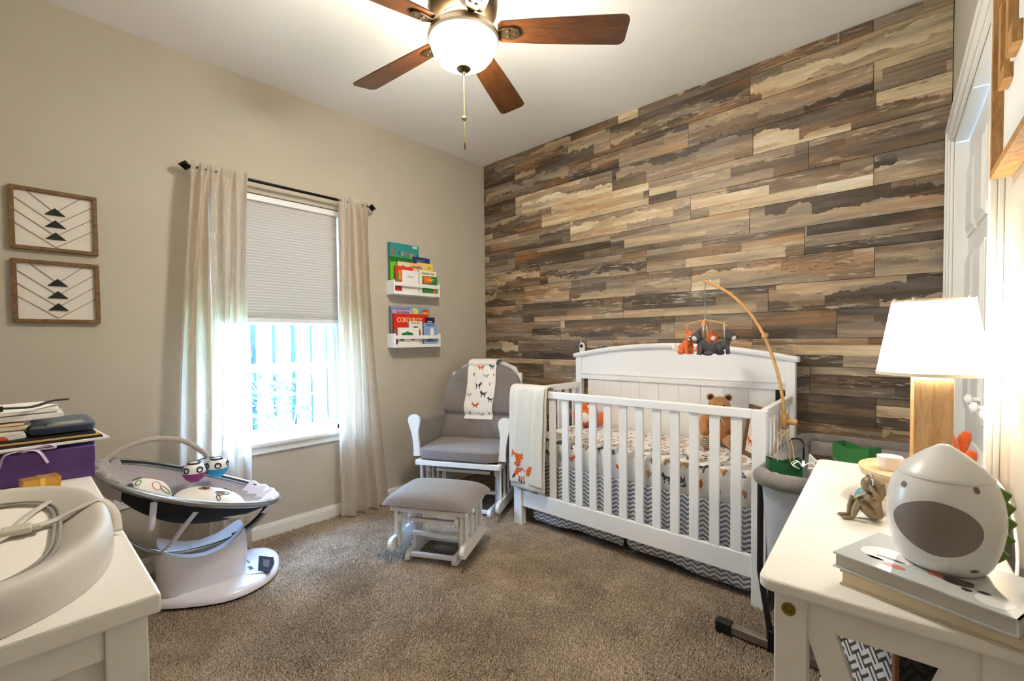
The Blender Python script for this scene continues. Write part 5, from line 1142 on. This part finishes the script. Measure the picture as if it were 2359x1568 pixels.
# ================================================================== DRESSER
DZ = .85
dr_ = thing('dresser', 'white changing dresser in the left foreground', 'dresser', (1.55, -3.0, 0))
DI = Matrix.Translation((-1.55, 3.0, 0))
def dg(): q = G(); q.M = DI; return q
dg().box(.86, 2.181, -3.30, -2.767, DZ-.028, DZ).build('top', M_CREAM, dr_, smooth=False, bevel=.004)
for x0, x1 in ((.885, .93), (2.118, 2.163)):
    for y0, y1 in ((-3.285, -3.24), (-2.825, -2.780)): dg().box(x0, x1, y0, y1, 0, DZ-.0282).build('corner_post', M_CREAM, dr_, smooth=False, bevel=.002)
dg().box(2.133, 2.151, -3.24, -2.825, .08, DZ-.0285).build('side_panel', mat('panel_white', (226, 224, 220), .4), dr_, smooth=False)
dg().box(2.149, 2.159, -3.24, -2.825, DZ-.075, DZ-.0285).build('side_rail', M_CREAM, dr_, smooth=False, bevel=.002)
dg().box(.90, .918, -3.24, -2.825, .08, DZ-.0285).build('side_panel', M_CREAM, dr_, smooth=False)
dg().box(.93, 2.135, -3.27, -3.255, .08, DZ-.0285).build('back_panel', M_CREAM, dr_, smooth=False)
for zz in (.09, .34, .59):
    for x0, x1 in ((.934, 1.530), (1.536, 2.114)):
        d = dg().box(x0, x1, -2.800, -2.783, zz, zz+.225).build('drawer', M_CREAM, dr_, smooth=False, bevel=.003)
        q = dg(); q.lathe([(.006, 0), (.006, .012), (.015, .018), (.014, .026), (0, .029)], 18, ((x0+x1)/2, -2.783, zz+.112), 'y'); q.build('knob', M_CHROME, d)
# changing pad
cp = thing('changing_pad', 'contoured grey and white changing pad with safety strap on the dresser', 'changing pad', (1.880, -3.030, DZ+.0006), -.055)
def sup(a, e): c, s = math.cos(a), math.sin(a); return math.copysign(abs(c)**e, c), math.copysign(abs(s)**e, s)
PAX, PAY = .300, .244
pr = spline([(1.0, 0, 0), (1.003, .018, 0), (.992, .040, 0), (.962, .054, 0), (.915, .056, 0), (.84, .046, 0), (.76, .034, 0), (.68, .027, 0), (.4, .025, 0), (.001, .025, 0)], 3)
def padpt(a, r, z): c, s = sup(a, .74); return (PAX*r*c, PAY*r*s, z)
q = G(); q.grid(lambda u, v: padpt(u*2*PI, max(.001, pr[int(round(v*(len(pr)-1)))].x), max(0, pr[int(round(v*(len(pr)-1)))].y)), 72, len(pr), cu=True)
q.build('pad_shell', mat('pad_foam', (204, 198, 190), .55, bump=(300, .1, .001)), cp, ang=70)
q = G(); q.grid(lambda u, v: (lambda c, s: (PAX*.73*v*c, PAY*.70*v*s, .0345+.004*(1-v**4)-max(0, v-.93)*.05+.0012*math.sin(v*9+u*12)))(*sup(u*2*PI, .55)), 64, 14, cu=True); q.build('pad_insert', mat('insert_white', (236, 230, 222), .8), cp, ang=80)
for rr_, zz in ((.765, .0385), (.735, .0375)):
    q = G(); q.tube([(PAX*rr_*sup(a, .55)[0], PAY*(rr_-.03)*sup(a, .55)[1], zz) for a in [2*PI*i/72 for i in range(72)]], .0026, 8, closed=True); q.build('piping', mat('piping_grey', (150, 146, 140), .7), cp)
MSTR = fabric('webbing', (206, 200, 190), 700, .12)
def strap(pts, w=.009):
    sp = spline(pts, 6); q = G(); vs = []
    for i, p in enumerate(sp):
        d = (sp[min(i+1, len(sp)-1)]-sp[max(i-1, 0)]).normalized(); sd = d.cross(Vector((0, 0, 1))).normalized()*w; vs += [p-sd, p+sd]
    q.add(vs, [(2*i, 2*i+1, 2*i+3, 2*i+2) for i in range(len(sp)-1)]); return q.build('strap', MSTR, cp, solid=.002, ang=80)
strap([(-.005, .250, .006), (-.03, .248, .034), (-.045, .232, .0575), (-.04, .205, .052), (-.035, .175, .041), (-.015, .155, .043), (.0, .140, .045)])
strap([(.01, .120, .045), (.035, .10, .043), (.05, .04, .041), (.05, -.10, .041), (.04, -.17, .044), (.035, -.22, .058), (.035, -.25, .02)])
q = G(); q.box(-.012, .020, .112, .148, .042, .052).box(-.005, .013, .146, .160, .043, .050); q.build('buckle', mat('buckle_grey', (196, 190, 178), .4), cp, smooth=False, bevel=.004)
strap([(-.20, .215, .006), (-.20, .212, .04), (-.19, .195, .055), (-.17, .165, .041), (-.10, .14, .041), (-.02, .125, .044)], .006)
# purple gift box and what lies on it
MPU = mat('purple_carton', (86, 54, 124), .5, var=(30, .06))
pb = thing('purple_gift_box', 'purple gift box with lilac satin bow on the dresser', 'gift box', (1.362, -2.760, DZ+.0006), math.radians(-5))
G().box(-.36, 0, -.30, 0, 0, .066).build('box_base', MPU, pb, smooth=False, bevel=.002)
G().box(-.361, .0012, -.301, .0012, .036, .078).build('box_lid', MPU, pb, smooth=False, bevel=.002)
q = G(); q.add([(-.36, -.115, .0786), (.0018, -.115, .0786), (.0018, -.135, .0786), (-.36, -.135, .0786)], [(0, 1, 2, 3)])
MLI = mat('lilac_satin', (200, 180, 214), .3)
for a in (.15, PI+.15):
    q.tube(spline([(-.008, -.125, .082), (-.008+.02*math.sin(a), -.125+.040*math.cos(a), .093), (-.004+.03*math.sin(a), -.125+.052*math.cos(a), .084), (-.008, -.125, .083)], 6), .0055, 8, flat=.35)
q.tube(spline([(-.008, -.125, .083), (.000, -.112, .084), (.006, -.098, .078), (.007, -.085, .050)], 5), .006, 8, flat=.3); q.tube(spline([(-.008, -.125, .083), (.0, -.14, .084), (.006, -.158, .078), (.007, -.165, .052)], 5), .006, 8, flat=.3)
ell(q, (-.008, -.125, .084), (.008, .008, .006)); q.build('ribbon_bow', MLI, pb)
PZ = DZ+.0006+.0786+.019
def sheet_thing(name, label, cat, x0, x1, y0, y1, z0, z1, ma, rz=0, bev=.002):
    t = thing(name, label, cat, ((x0+x1)/2, (y0+y1)/2, z0), rz); G().box(-(x1-x0)/2, (x1-x0)/2, -(y1-y0)/2, (y1-y0)/2, 0, z1-z0).build('slab', ma, t, smooth=False, bevel=bev); return t
z = PZ
sheet_thing('white_folder', 'white board jutting out at the bottom of the stack on the purple box', 'folder', 1.02, 1.352, -3.02, -2.738, z-.0105, z-.0045, mat('board_white', (240, 238, 232), .5), math.radians(4), .001)
sheet_thing('black_folder', 'black folder above the white board on the purple box', 'folder', 1.02, 1.342, -3.01, -2.748, z-.004, z+.001, M_BLACK, math.radians(3), .001)
sheet_thing('tan_folder', 'tan folder in the middle of the stack on the purple box', 'folder', 1.02, 1.338, -3.01, -2.752, z+.0015, z+.0065, mat('kraft', (206, 166, 104), .7), math.radians(2), .001)
sheet_thing('dark_notebook', 'thin black notebook on the tan folder of the stack', 'notebook', 1.02, 1.335, -3.0, -2.756, z+.007, z+.012, M_BLACK, math.radians(1), .001)
nv = thing('navy_pouch', 'navy zipped pouch on the right of the stack on the purple box', 'pouch', (1.18, -2.812, z+.0125), 0)
q = G(); rbox(q, -.11, .13, -.065, .065, 0, .022, .3); q.build('pouch_body', fabric('navy_cloth', (36, 50, 76), 500, .2), nv); q = G(); q.box(.06, .12, -.03, .04, .0205, .0235); q.build('label_patch', mat('patch_grey', (150, 146, 140), .7), nv, smooth=False)
def folded(name, label, x, y, z, w, l, h, ma, rz, n=3, amp=.004):
    t = thing(name, label, 'folded cloth', (x, y, z), rz)
    for i in range(n):
        z0 = h*i/n; z1 = h*(i+1)/n
        def top(u, v, z0=z0, z1=z1, i=i):
            a = 2*PI*v; c, s = sup(a, .35); return ((u-.5)*w*(1-.04*i), c*l/2*(1-.05*i)+.003*math.sin(u*11+i), (z0+z1)/2+s*(z1-z0)/2*.96+amp*math.sin(u*9+i*2+v*3)*(i/n))
        q = G(); q.grid(top, 22, 24, cv=True); k = 24; q.f += [tuple(range(k)), tuple(range(21*k, 22*k))]; q.mi += [0, 0]; q.build('cloth_fold', ma[i % len(ma)] if isinstance(ma, list) else ma, t, ang=60)
    return t
def motif_cloth():
    q = N('motif_cloth'); n1 = q.n('TexVoronoi', {'Vector': q.pos((1, 1, 1)), 'Scale': 26.0}).outputs['Distance']; n2 = q.noise(q.pos(), 9, 2)
    c1 = q.mix(q.math('GREATER_THAN', n2, .52), lin((214, 90, 40)), lin((110, 106, 112)))
    q.set(q.b.inputs['Base Color'], q.mix(q.math('LESS_THAN', n1, .30), lin((236, 232, 226)), c1)); q.b.inputs['Roughness'].default_value = .9; return q.m
MMC = motif_cloth()
folded('printed_cloth', 'folded white cloth with orange and grey print in the stack', 1.215, -2.962, z+.0125, .22, .15, .020, MMC, .1, 2, .002)
folded('cream_cloth', 'folded cream cloth above the printed cloth in the stack', 1.20, -2.955, z+.034, .22, .17, .018, mat('cream_cotton', (230, 214, 188), .95), -.05, 2, .003)
folded('white_cloth', 'crumpled white cloth on top of the stack', 1.20, -2.905, z+.054, .20, .17, .026, mat('white_cotton', (240, 238, 234), .95), .15, 2, .006)
bk2 = thing('black_strap_bundle', 'black strap with buckle lying on the cloth stack', 'strap', (1.28, -2.93, z+.083))
q = G(); q.tube(spline([(.0, -.14, .004), (.03, -.06, .006), (.04, .0, .008), (.02, .06, .004), (-.02, .10, .012), (-.06, .13, .010)], 6), .007, 8, flat=.4); q.box(.022, .044, -.02, .014, .0, .012); q.build('strap_body', M_BLACK, bk2)
gd = thing('gold_box', 'small shiny gold paper box in front of the purple gift box', 'box', (1.462, -2.862, DZ+.0006), math.radians(8))
MGO = mat('gold_paper', (214, 160, 70), .3, .5, var=(60, .1))
G().box(-.022, .022, -.030, .030, 0, .034).build('box_base', MGO, gd, smooth=False, bevel=.001); G().box(-.023, .023, -.031, .031, .022, .038).build('box_lid', MGO, gd, smooth=False, bevel=.001)
q = G(); q.box(-.0236, .0236, -.004, .004, .012, .0388); q.build('gold_ribbon', mat('gold_ribbon', (240, 196, 90), .25, .6), gd, smooth=False)
wd = thing('wooden_hairbrush', 'flat oval wooden brush lying left of the gold box', 'brush', (1.462, -2.955, DZ+.0006), math.radians(5))
G().lathe([(0, .002), (.030, .002), (.036, .007), (.036, .012), (.031, .017), (0, .018)], 32, sx=1, sy=1.35).build('brush_head', wood('brush_wood', (150, 112, 60), (196, 158, 100)), wd)
G().bar((0, -.045, .010), (-.01, -.15, .010), .018, .012).build('handle', wood('brush_wood', (150, 112, 60), (196, 158, 100)), wd, smooth=False, bevel=.004)
q = G()
for i in range(5):
    for j in range(4): q.box(-.022+.011*i-.0008, -.022+.011*i+.0008, -.02+.013*j-.0008, -.02+.013*j+.0008, 0, .0025)
q.build('bristles', M_BLACK, wd, smooth=False)

# ================================================================== BABY SWING
sw = thing('baby_swing', 'grey and white electric baby swing beside the dresser', 'baby swing', (.34, -2.27, 0))
SI = Matrix.Translation((-.34, 2.27, 0))
def s_(): q = G(); q.M = SI; return q
MSW = mat('swing_white', (232, 230, 240), .3, coat=.3); MSG2 = mat('swing_silver', (170, 172, 178), .25, .8); MSF = fabric('swing_grey', (168, 160, 162), 400, .14)
foot = [(p.x, p.y) for p in spline([(.53, -2.425, 0), (.625, -2.27, 0), (.612, -2.13, 0), (.54, -2.03, 0), (.44, -1.975, 0), (.33, -1.945, 0), (.24, -1.965, 0), (.19, -2.05, 0), (.175, -2.22, 0), (.19, -2.42, 0), (.28, -2.53, 0), (.42, -2.52, 0)], 6, closed=True)]
cx_, cy_ = .34, -2.23
def loopz(sc_, z): return [(cx_+(x-cx_)*sc_, cy_+(y-cy_)*sc_, z) for x, y in foot]
q = s_(); L = len(foot); secs = [(.96, .014), (1.0, .018), (1.0, .030), (.975, .042), (.93, .050), (.80, .056), (.5, .058), (.01, .058)]; vs = []
for sc_, z in secs: vs += loopz(sc_, z)
q.add(vs, [(t*L+i, t*L+(i+1) % L, (t+1)*L+(i+1) % L, (t+1)*L+i) for t in range(len(secs)-1) for i in range(L)]+[tuple(range(L))]); q.build('base_plate', MSW, sw, ang=50)
q = s_(); vs = loopz(.93, 0)+loopz(.97, .0142); q.add(vs, [(i, (i+1) % L, L+(i+1) % L, L+i) for i in range(L)]+[tuple(range(L)), tuple(range(L, 2*L))]); q.build('base_skirt', M_BLACK, sw, ang=50)
def lobez(x, y): return .0575
q = s_(); q.prism([(.29, -2.135), (.52, -2.155), (.555, -2.09), (.47, -2.025), (.31, -2.015)], .0565, .0595, 'xy'); q.build('control_panel', mat('panel_pale', (222, 224, 234), .25), sw, smooth=False, bevel=.001)
q = s_(); q.prism([(.355, -2.045), (.52, -2.105), (.585, -2.075), (.50, -2.020), (.43, -1.998)], .0585, .0612, 'xy'); ds = q.build('display_frame', mat('display_navy', (24, 34, 56), .15), sw, smooth=False, bevel=.001)
q = s_(); q.prism([(.415, -2.045), (.495, -2.072), (.530, -2.058), (.450, -2.025)], .0612, .0618, 'xy'); q.build('display', mat('display_grey', (86, 86, 90), .2), ds, smooth=False)
q = s_()
for i in range(5): q.box(.34+.012*i, .349+.012*i, -2.108, -2.100-.002*(i % 2), .0596, .0600)
for i in range(3): q.box(.44+.016*i, .452+.016*i, -2.128, -2.110, .0596, .0600)
q.build('logo_marks', mat('logo_dark', (40, 44, 60), .4), sw, smooth=False)['kind'] = 'stuff'
# white drive housing
HX, HY = .385, -2.305
def hub(u, v):
    a = 2*PI*u; c, s = sup(a, .45); ang_ = math.radians(-8); k = v
    top = .205+.075*(abs(s)**2) if True else .2
    zz = .055+(top-.055)*min(1, k/.72); sc_ = 1+.06*math.sin(PI*min(1, k/.72))
    if k > .72: f = (k-.72)/.28; sc_ = 1-f; zz = top-(top-(.205+.075*(abs(s)*(1-f))**2))*1
    x = .112*c*sc_; y = .172*s*sc_; return (HX+x*math.cos(ang_)-y*math.sin(ang_), HY+x*math.sin(ang_)+y*math.cos(ang_), zz)
q = s_(); q.grid(hub, 56, 26, cu=True); q.build('drive_housing', MSW, sw, ang=45)
# rocker arc
SX = .455
arc = spline([(SX, -2.02, .355), (SX, -2.06, .300), (SX, -2.14, .248), (SX-.02, -2.24, .222), (SX-.03, -2.34, .220), (SX-.02, -2.44, .240), (SX, -2.54, .300), (SX, -2.62, .400), (SX, -2.665, .52), (SX, -2.675, .62)], 6)
q = s_(); q.tube(arc, .011, 12); q.build('rocker_tube', MSG2, sw)
q = s_(); q.tube([(p.x-.012, p.y, p.z+.006) for p in arc[:16]], .012, 12); q.build('rocker_sleeve', M_BLACK, sw)
SC0 = Vector((SX, -2.335, .534)); AX = Vector((0, .345, -.140)); BXv = Vector((.185, 0, -.042)); UP = AX.cross(BXv).normalized()
if UP.z < 0: UP = -UP
def hoop(a, r=1.0, d=0.0):
    c, s = math.cos(a), math.sin(a); w = abs(s)**.9*math.copysign(1, s)*(1-.18*c)
    return SC0+AX*(c*r)+BXv*(w*r)+UP*(d-.008*(1-c*c))
q = s_(); q.tube([hoop(2*PI*i/72) for i in range(72)], .0145, 12, closed=True); q.build('seat_hoop', MSG2, sw)
def bowl(depth, rr0, dz=0):
    def fn(u, v): r = rr0*(1-v); a = 2*PI*u; return hoop(a, max(r, .001), -depth*(1-r**2.4)+dz)
    return fn
q = s_(); q.grid(bowl(.158, .985, -.006), 64, 16, cu=True); q.build('seat_shell', mat('swing_mesh_black', (22, 24, 30), .8), sw, ang=80)
q = s_(); q.grid(bowl(.112, .965, .004), 64, 16, cu=True); q.build('seat_fabric', MSF, sw, ang=80)
q = s_(); q.tube([hoop(a, .955, .006) for a in [math.radians(v) for v in range(185, 345, 8)]], .006, 8); q.build('zip_edge', M_BLACK, sw)
# gathered fabric at both ends
for a0, nm, r_ in ((0, 'foot_gather', MSW), (PI, 'head_gather', MSF)):
    def gf(u, v, a0=a0):
        a = a0+(u-.5)*1.35; r = 1.04-.34*v+.02*math.sin(PI*v); p = hoop(a, r, .030*math.sin(PI*min(1, v*1.6))-.075*v**1.5+.006*math.sin(u*34+v*5)); return p
    def gf2(u, v, a0=a0):
        a = a0+(u-.5)*1.35; p = hoop(a, 1.045-.07*v, -.060*v+.004*math.sin(u*34)); return p
    q = s_(); q.grid(gf, 34, 14); q.grid(gf2, 34, 6); q.build(nm, mat('gather_white', (226, 224, 236), .8) if a0 == 0 else MSF, sw, ang=70)
# newborn insert: two printed cushions
MIN_ = mat('insert_cotton', (240, 236, 228), .9)
def mound(q, c, ax, bx, h):
    def fn(u, v):
        r = v; a = 2*PI*u; cc, ss = sup(a, .8); return c+ax*(cc*r)+bx*(ss*r)+UP*(h*(max(0, 1-r**3))**.6)
    q.grid(fn, 36, 12, cu=True); return fn
ci = SC0-UP*.085
for k, (cc, ax, bx, h) in enumerate(((SC0-AX*.46-UP*.075+BXv*.10, AX*.24, BXv*.42, .070), (SC0+AX*.24-UP*.092+BXv*.12, AX*.44, BXv*.52, .085))):
    q = s_(); fn = mound(q, cc, ax, bx, h); ins_ = q.build('insert_cushion', MIN_, sw, ang=70)
    q = s_(); rr_ = random.Random(k+3); cols = [M_BLACK, mat('ring_orange', (224, 130, 70), .7), mat('ring_green', (90, 130, 80), .7), mat('ring_grey', (110, 110, 116), .7)]
    for i in range(9 if k else 6):
        u0, v0 = rr_.random(), rr_.uniform(.15, .72); q.cur = rr_.choice((0, 0, 1, 2, 3)); w0 = rr_.uniform(.014, .026); ro = rr_.uniform(0, PI); asp = rr_.uniform(.4, .8)
        base = fn(u0, v0); t1 = (fn(u0+.01, v0)-fn(u0-.01, v0)).normalized(); t2 = (fn(u0, v0+.02)-fn(u0, v0-.02)).normalized()
        pts = []
        for j in range(14):
            a = 2*PI*j/14; x = w0*math.cos(a); y = w0*asp*math.sin(a); X_ = x*math.cos(ro)-y*math.sin(ro); Y_ = x*math.sin(ro)+y*math.cos(ro); pts.append(base+t1*X_+t2*Y_+UP*.0015)
        q.tube(pts, .0016, 5, closed=True)
    q.build('printed_rings', cols, ins_)['kind'] = 'stuff'
# toy bar
TX = SX-.10
tbp = spline([(TX+.02, -2.665, .640), (TX+.015, -2.645, .690), (TX, -2.57, .735), (TX-.01, -2.46, .752), (TX-.01, -2.36, .725), (TX-.005, -2.29, .668), (TX, -2.262, .630)], 8)
q = s_(); q.tube(tbp, [.012+.0014*math.sin(i*1.9) for i in range(len(tbp))], 10); q.build('toy_bar', fabric('bar_sleeve', (178, 168, 158), 400, .14), sw)
def toyball(x, y, z, colr, nm, ph):
    q = s_(); q.ball((x, y, z), .046, 20, 14); b = q.build('toy_ball', M_WHITE, sw)
    q = s_(); 
    for i in range(5):
        a = ph+i*1.25; q.tube([(x+.0445*math.cos(a+.28*math.cos(t)), y+.0445*math.sin(a+.28*math.cos(t)), z+.013+.012*math.sin(t)) for t in [2*PI*j/12 for j in range(12)]], .0034, 6, closed=True)
    q.tube([(x+.024*math.cos(t), y+.024*math.sin(t), z+.039) for t in [2*PI*j/16 for j in range(16)]], .0055, 6, closed=True)
    q.build('black_pattern', M_BLACK, b)
    q = s_(); q.lathe([(.0, -.050), (.018, -.048), (.036, -.033), (.0455, -.014), (.0470, -.004), (.0463, -.004)], 20, (x, y, z)); q.build('coloured_base', colr, b)
    q = s_(); q.tube([(x, y, z+.045), (tbp[-1].x, tbp[-1].y, tbp[-1].z+.0)], .003, 6); q.build('toy_string', M_BLACK, b)
toyball(TX+.065, -2.335, .588, mat('toy_magenta', (150, 60, 120), .7), 'a', .3); toyball(TX+.055, -2.238, .588, mat('toy_cyan', (40, 150, 200), .7), 'b', 1.1)
# white straps under the seat
for pts in ([(SX+.155, -2.36, .47), (SX+.13, -2.41, .40), (SX+.05, -2.455, .30), (SX-.01, -2.475, .262)], [(SX+.16, -2.52, .54), (SX+.162, -2.525, .50), (SX+.158, -2.53, .45), (SX+.15, -2.535, .42)]):
    sp = spline(pts, 5); q = s_(); vs = []
    for p in sp: vs += [p+Vector((0, -.012, 0)), p+Vector((0, .012, 0))]
    q.add(vs, [(2*i, 2*i+1, 2*i+3, 2*i+2) for i in range(len(sp)-1)]); q.build('white_strap', mat('gather_white', (226, 224, 236), .8), sw, solid=.002, ang=80)
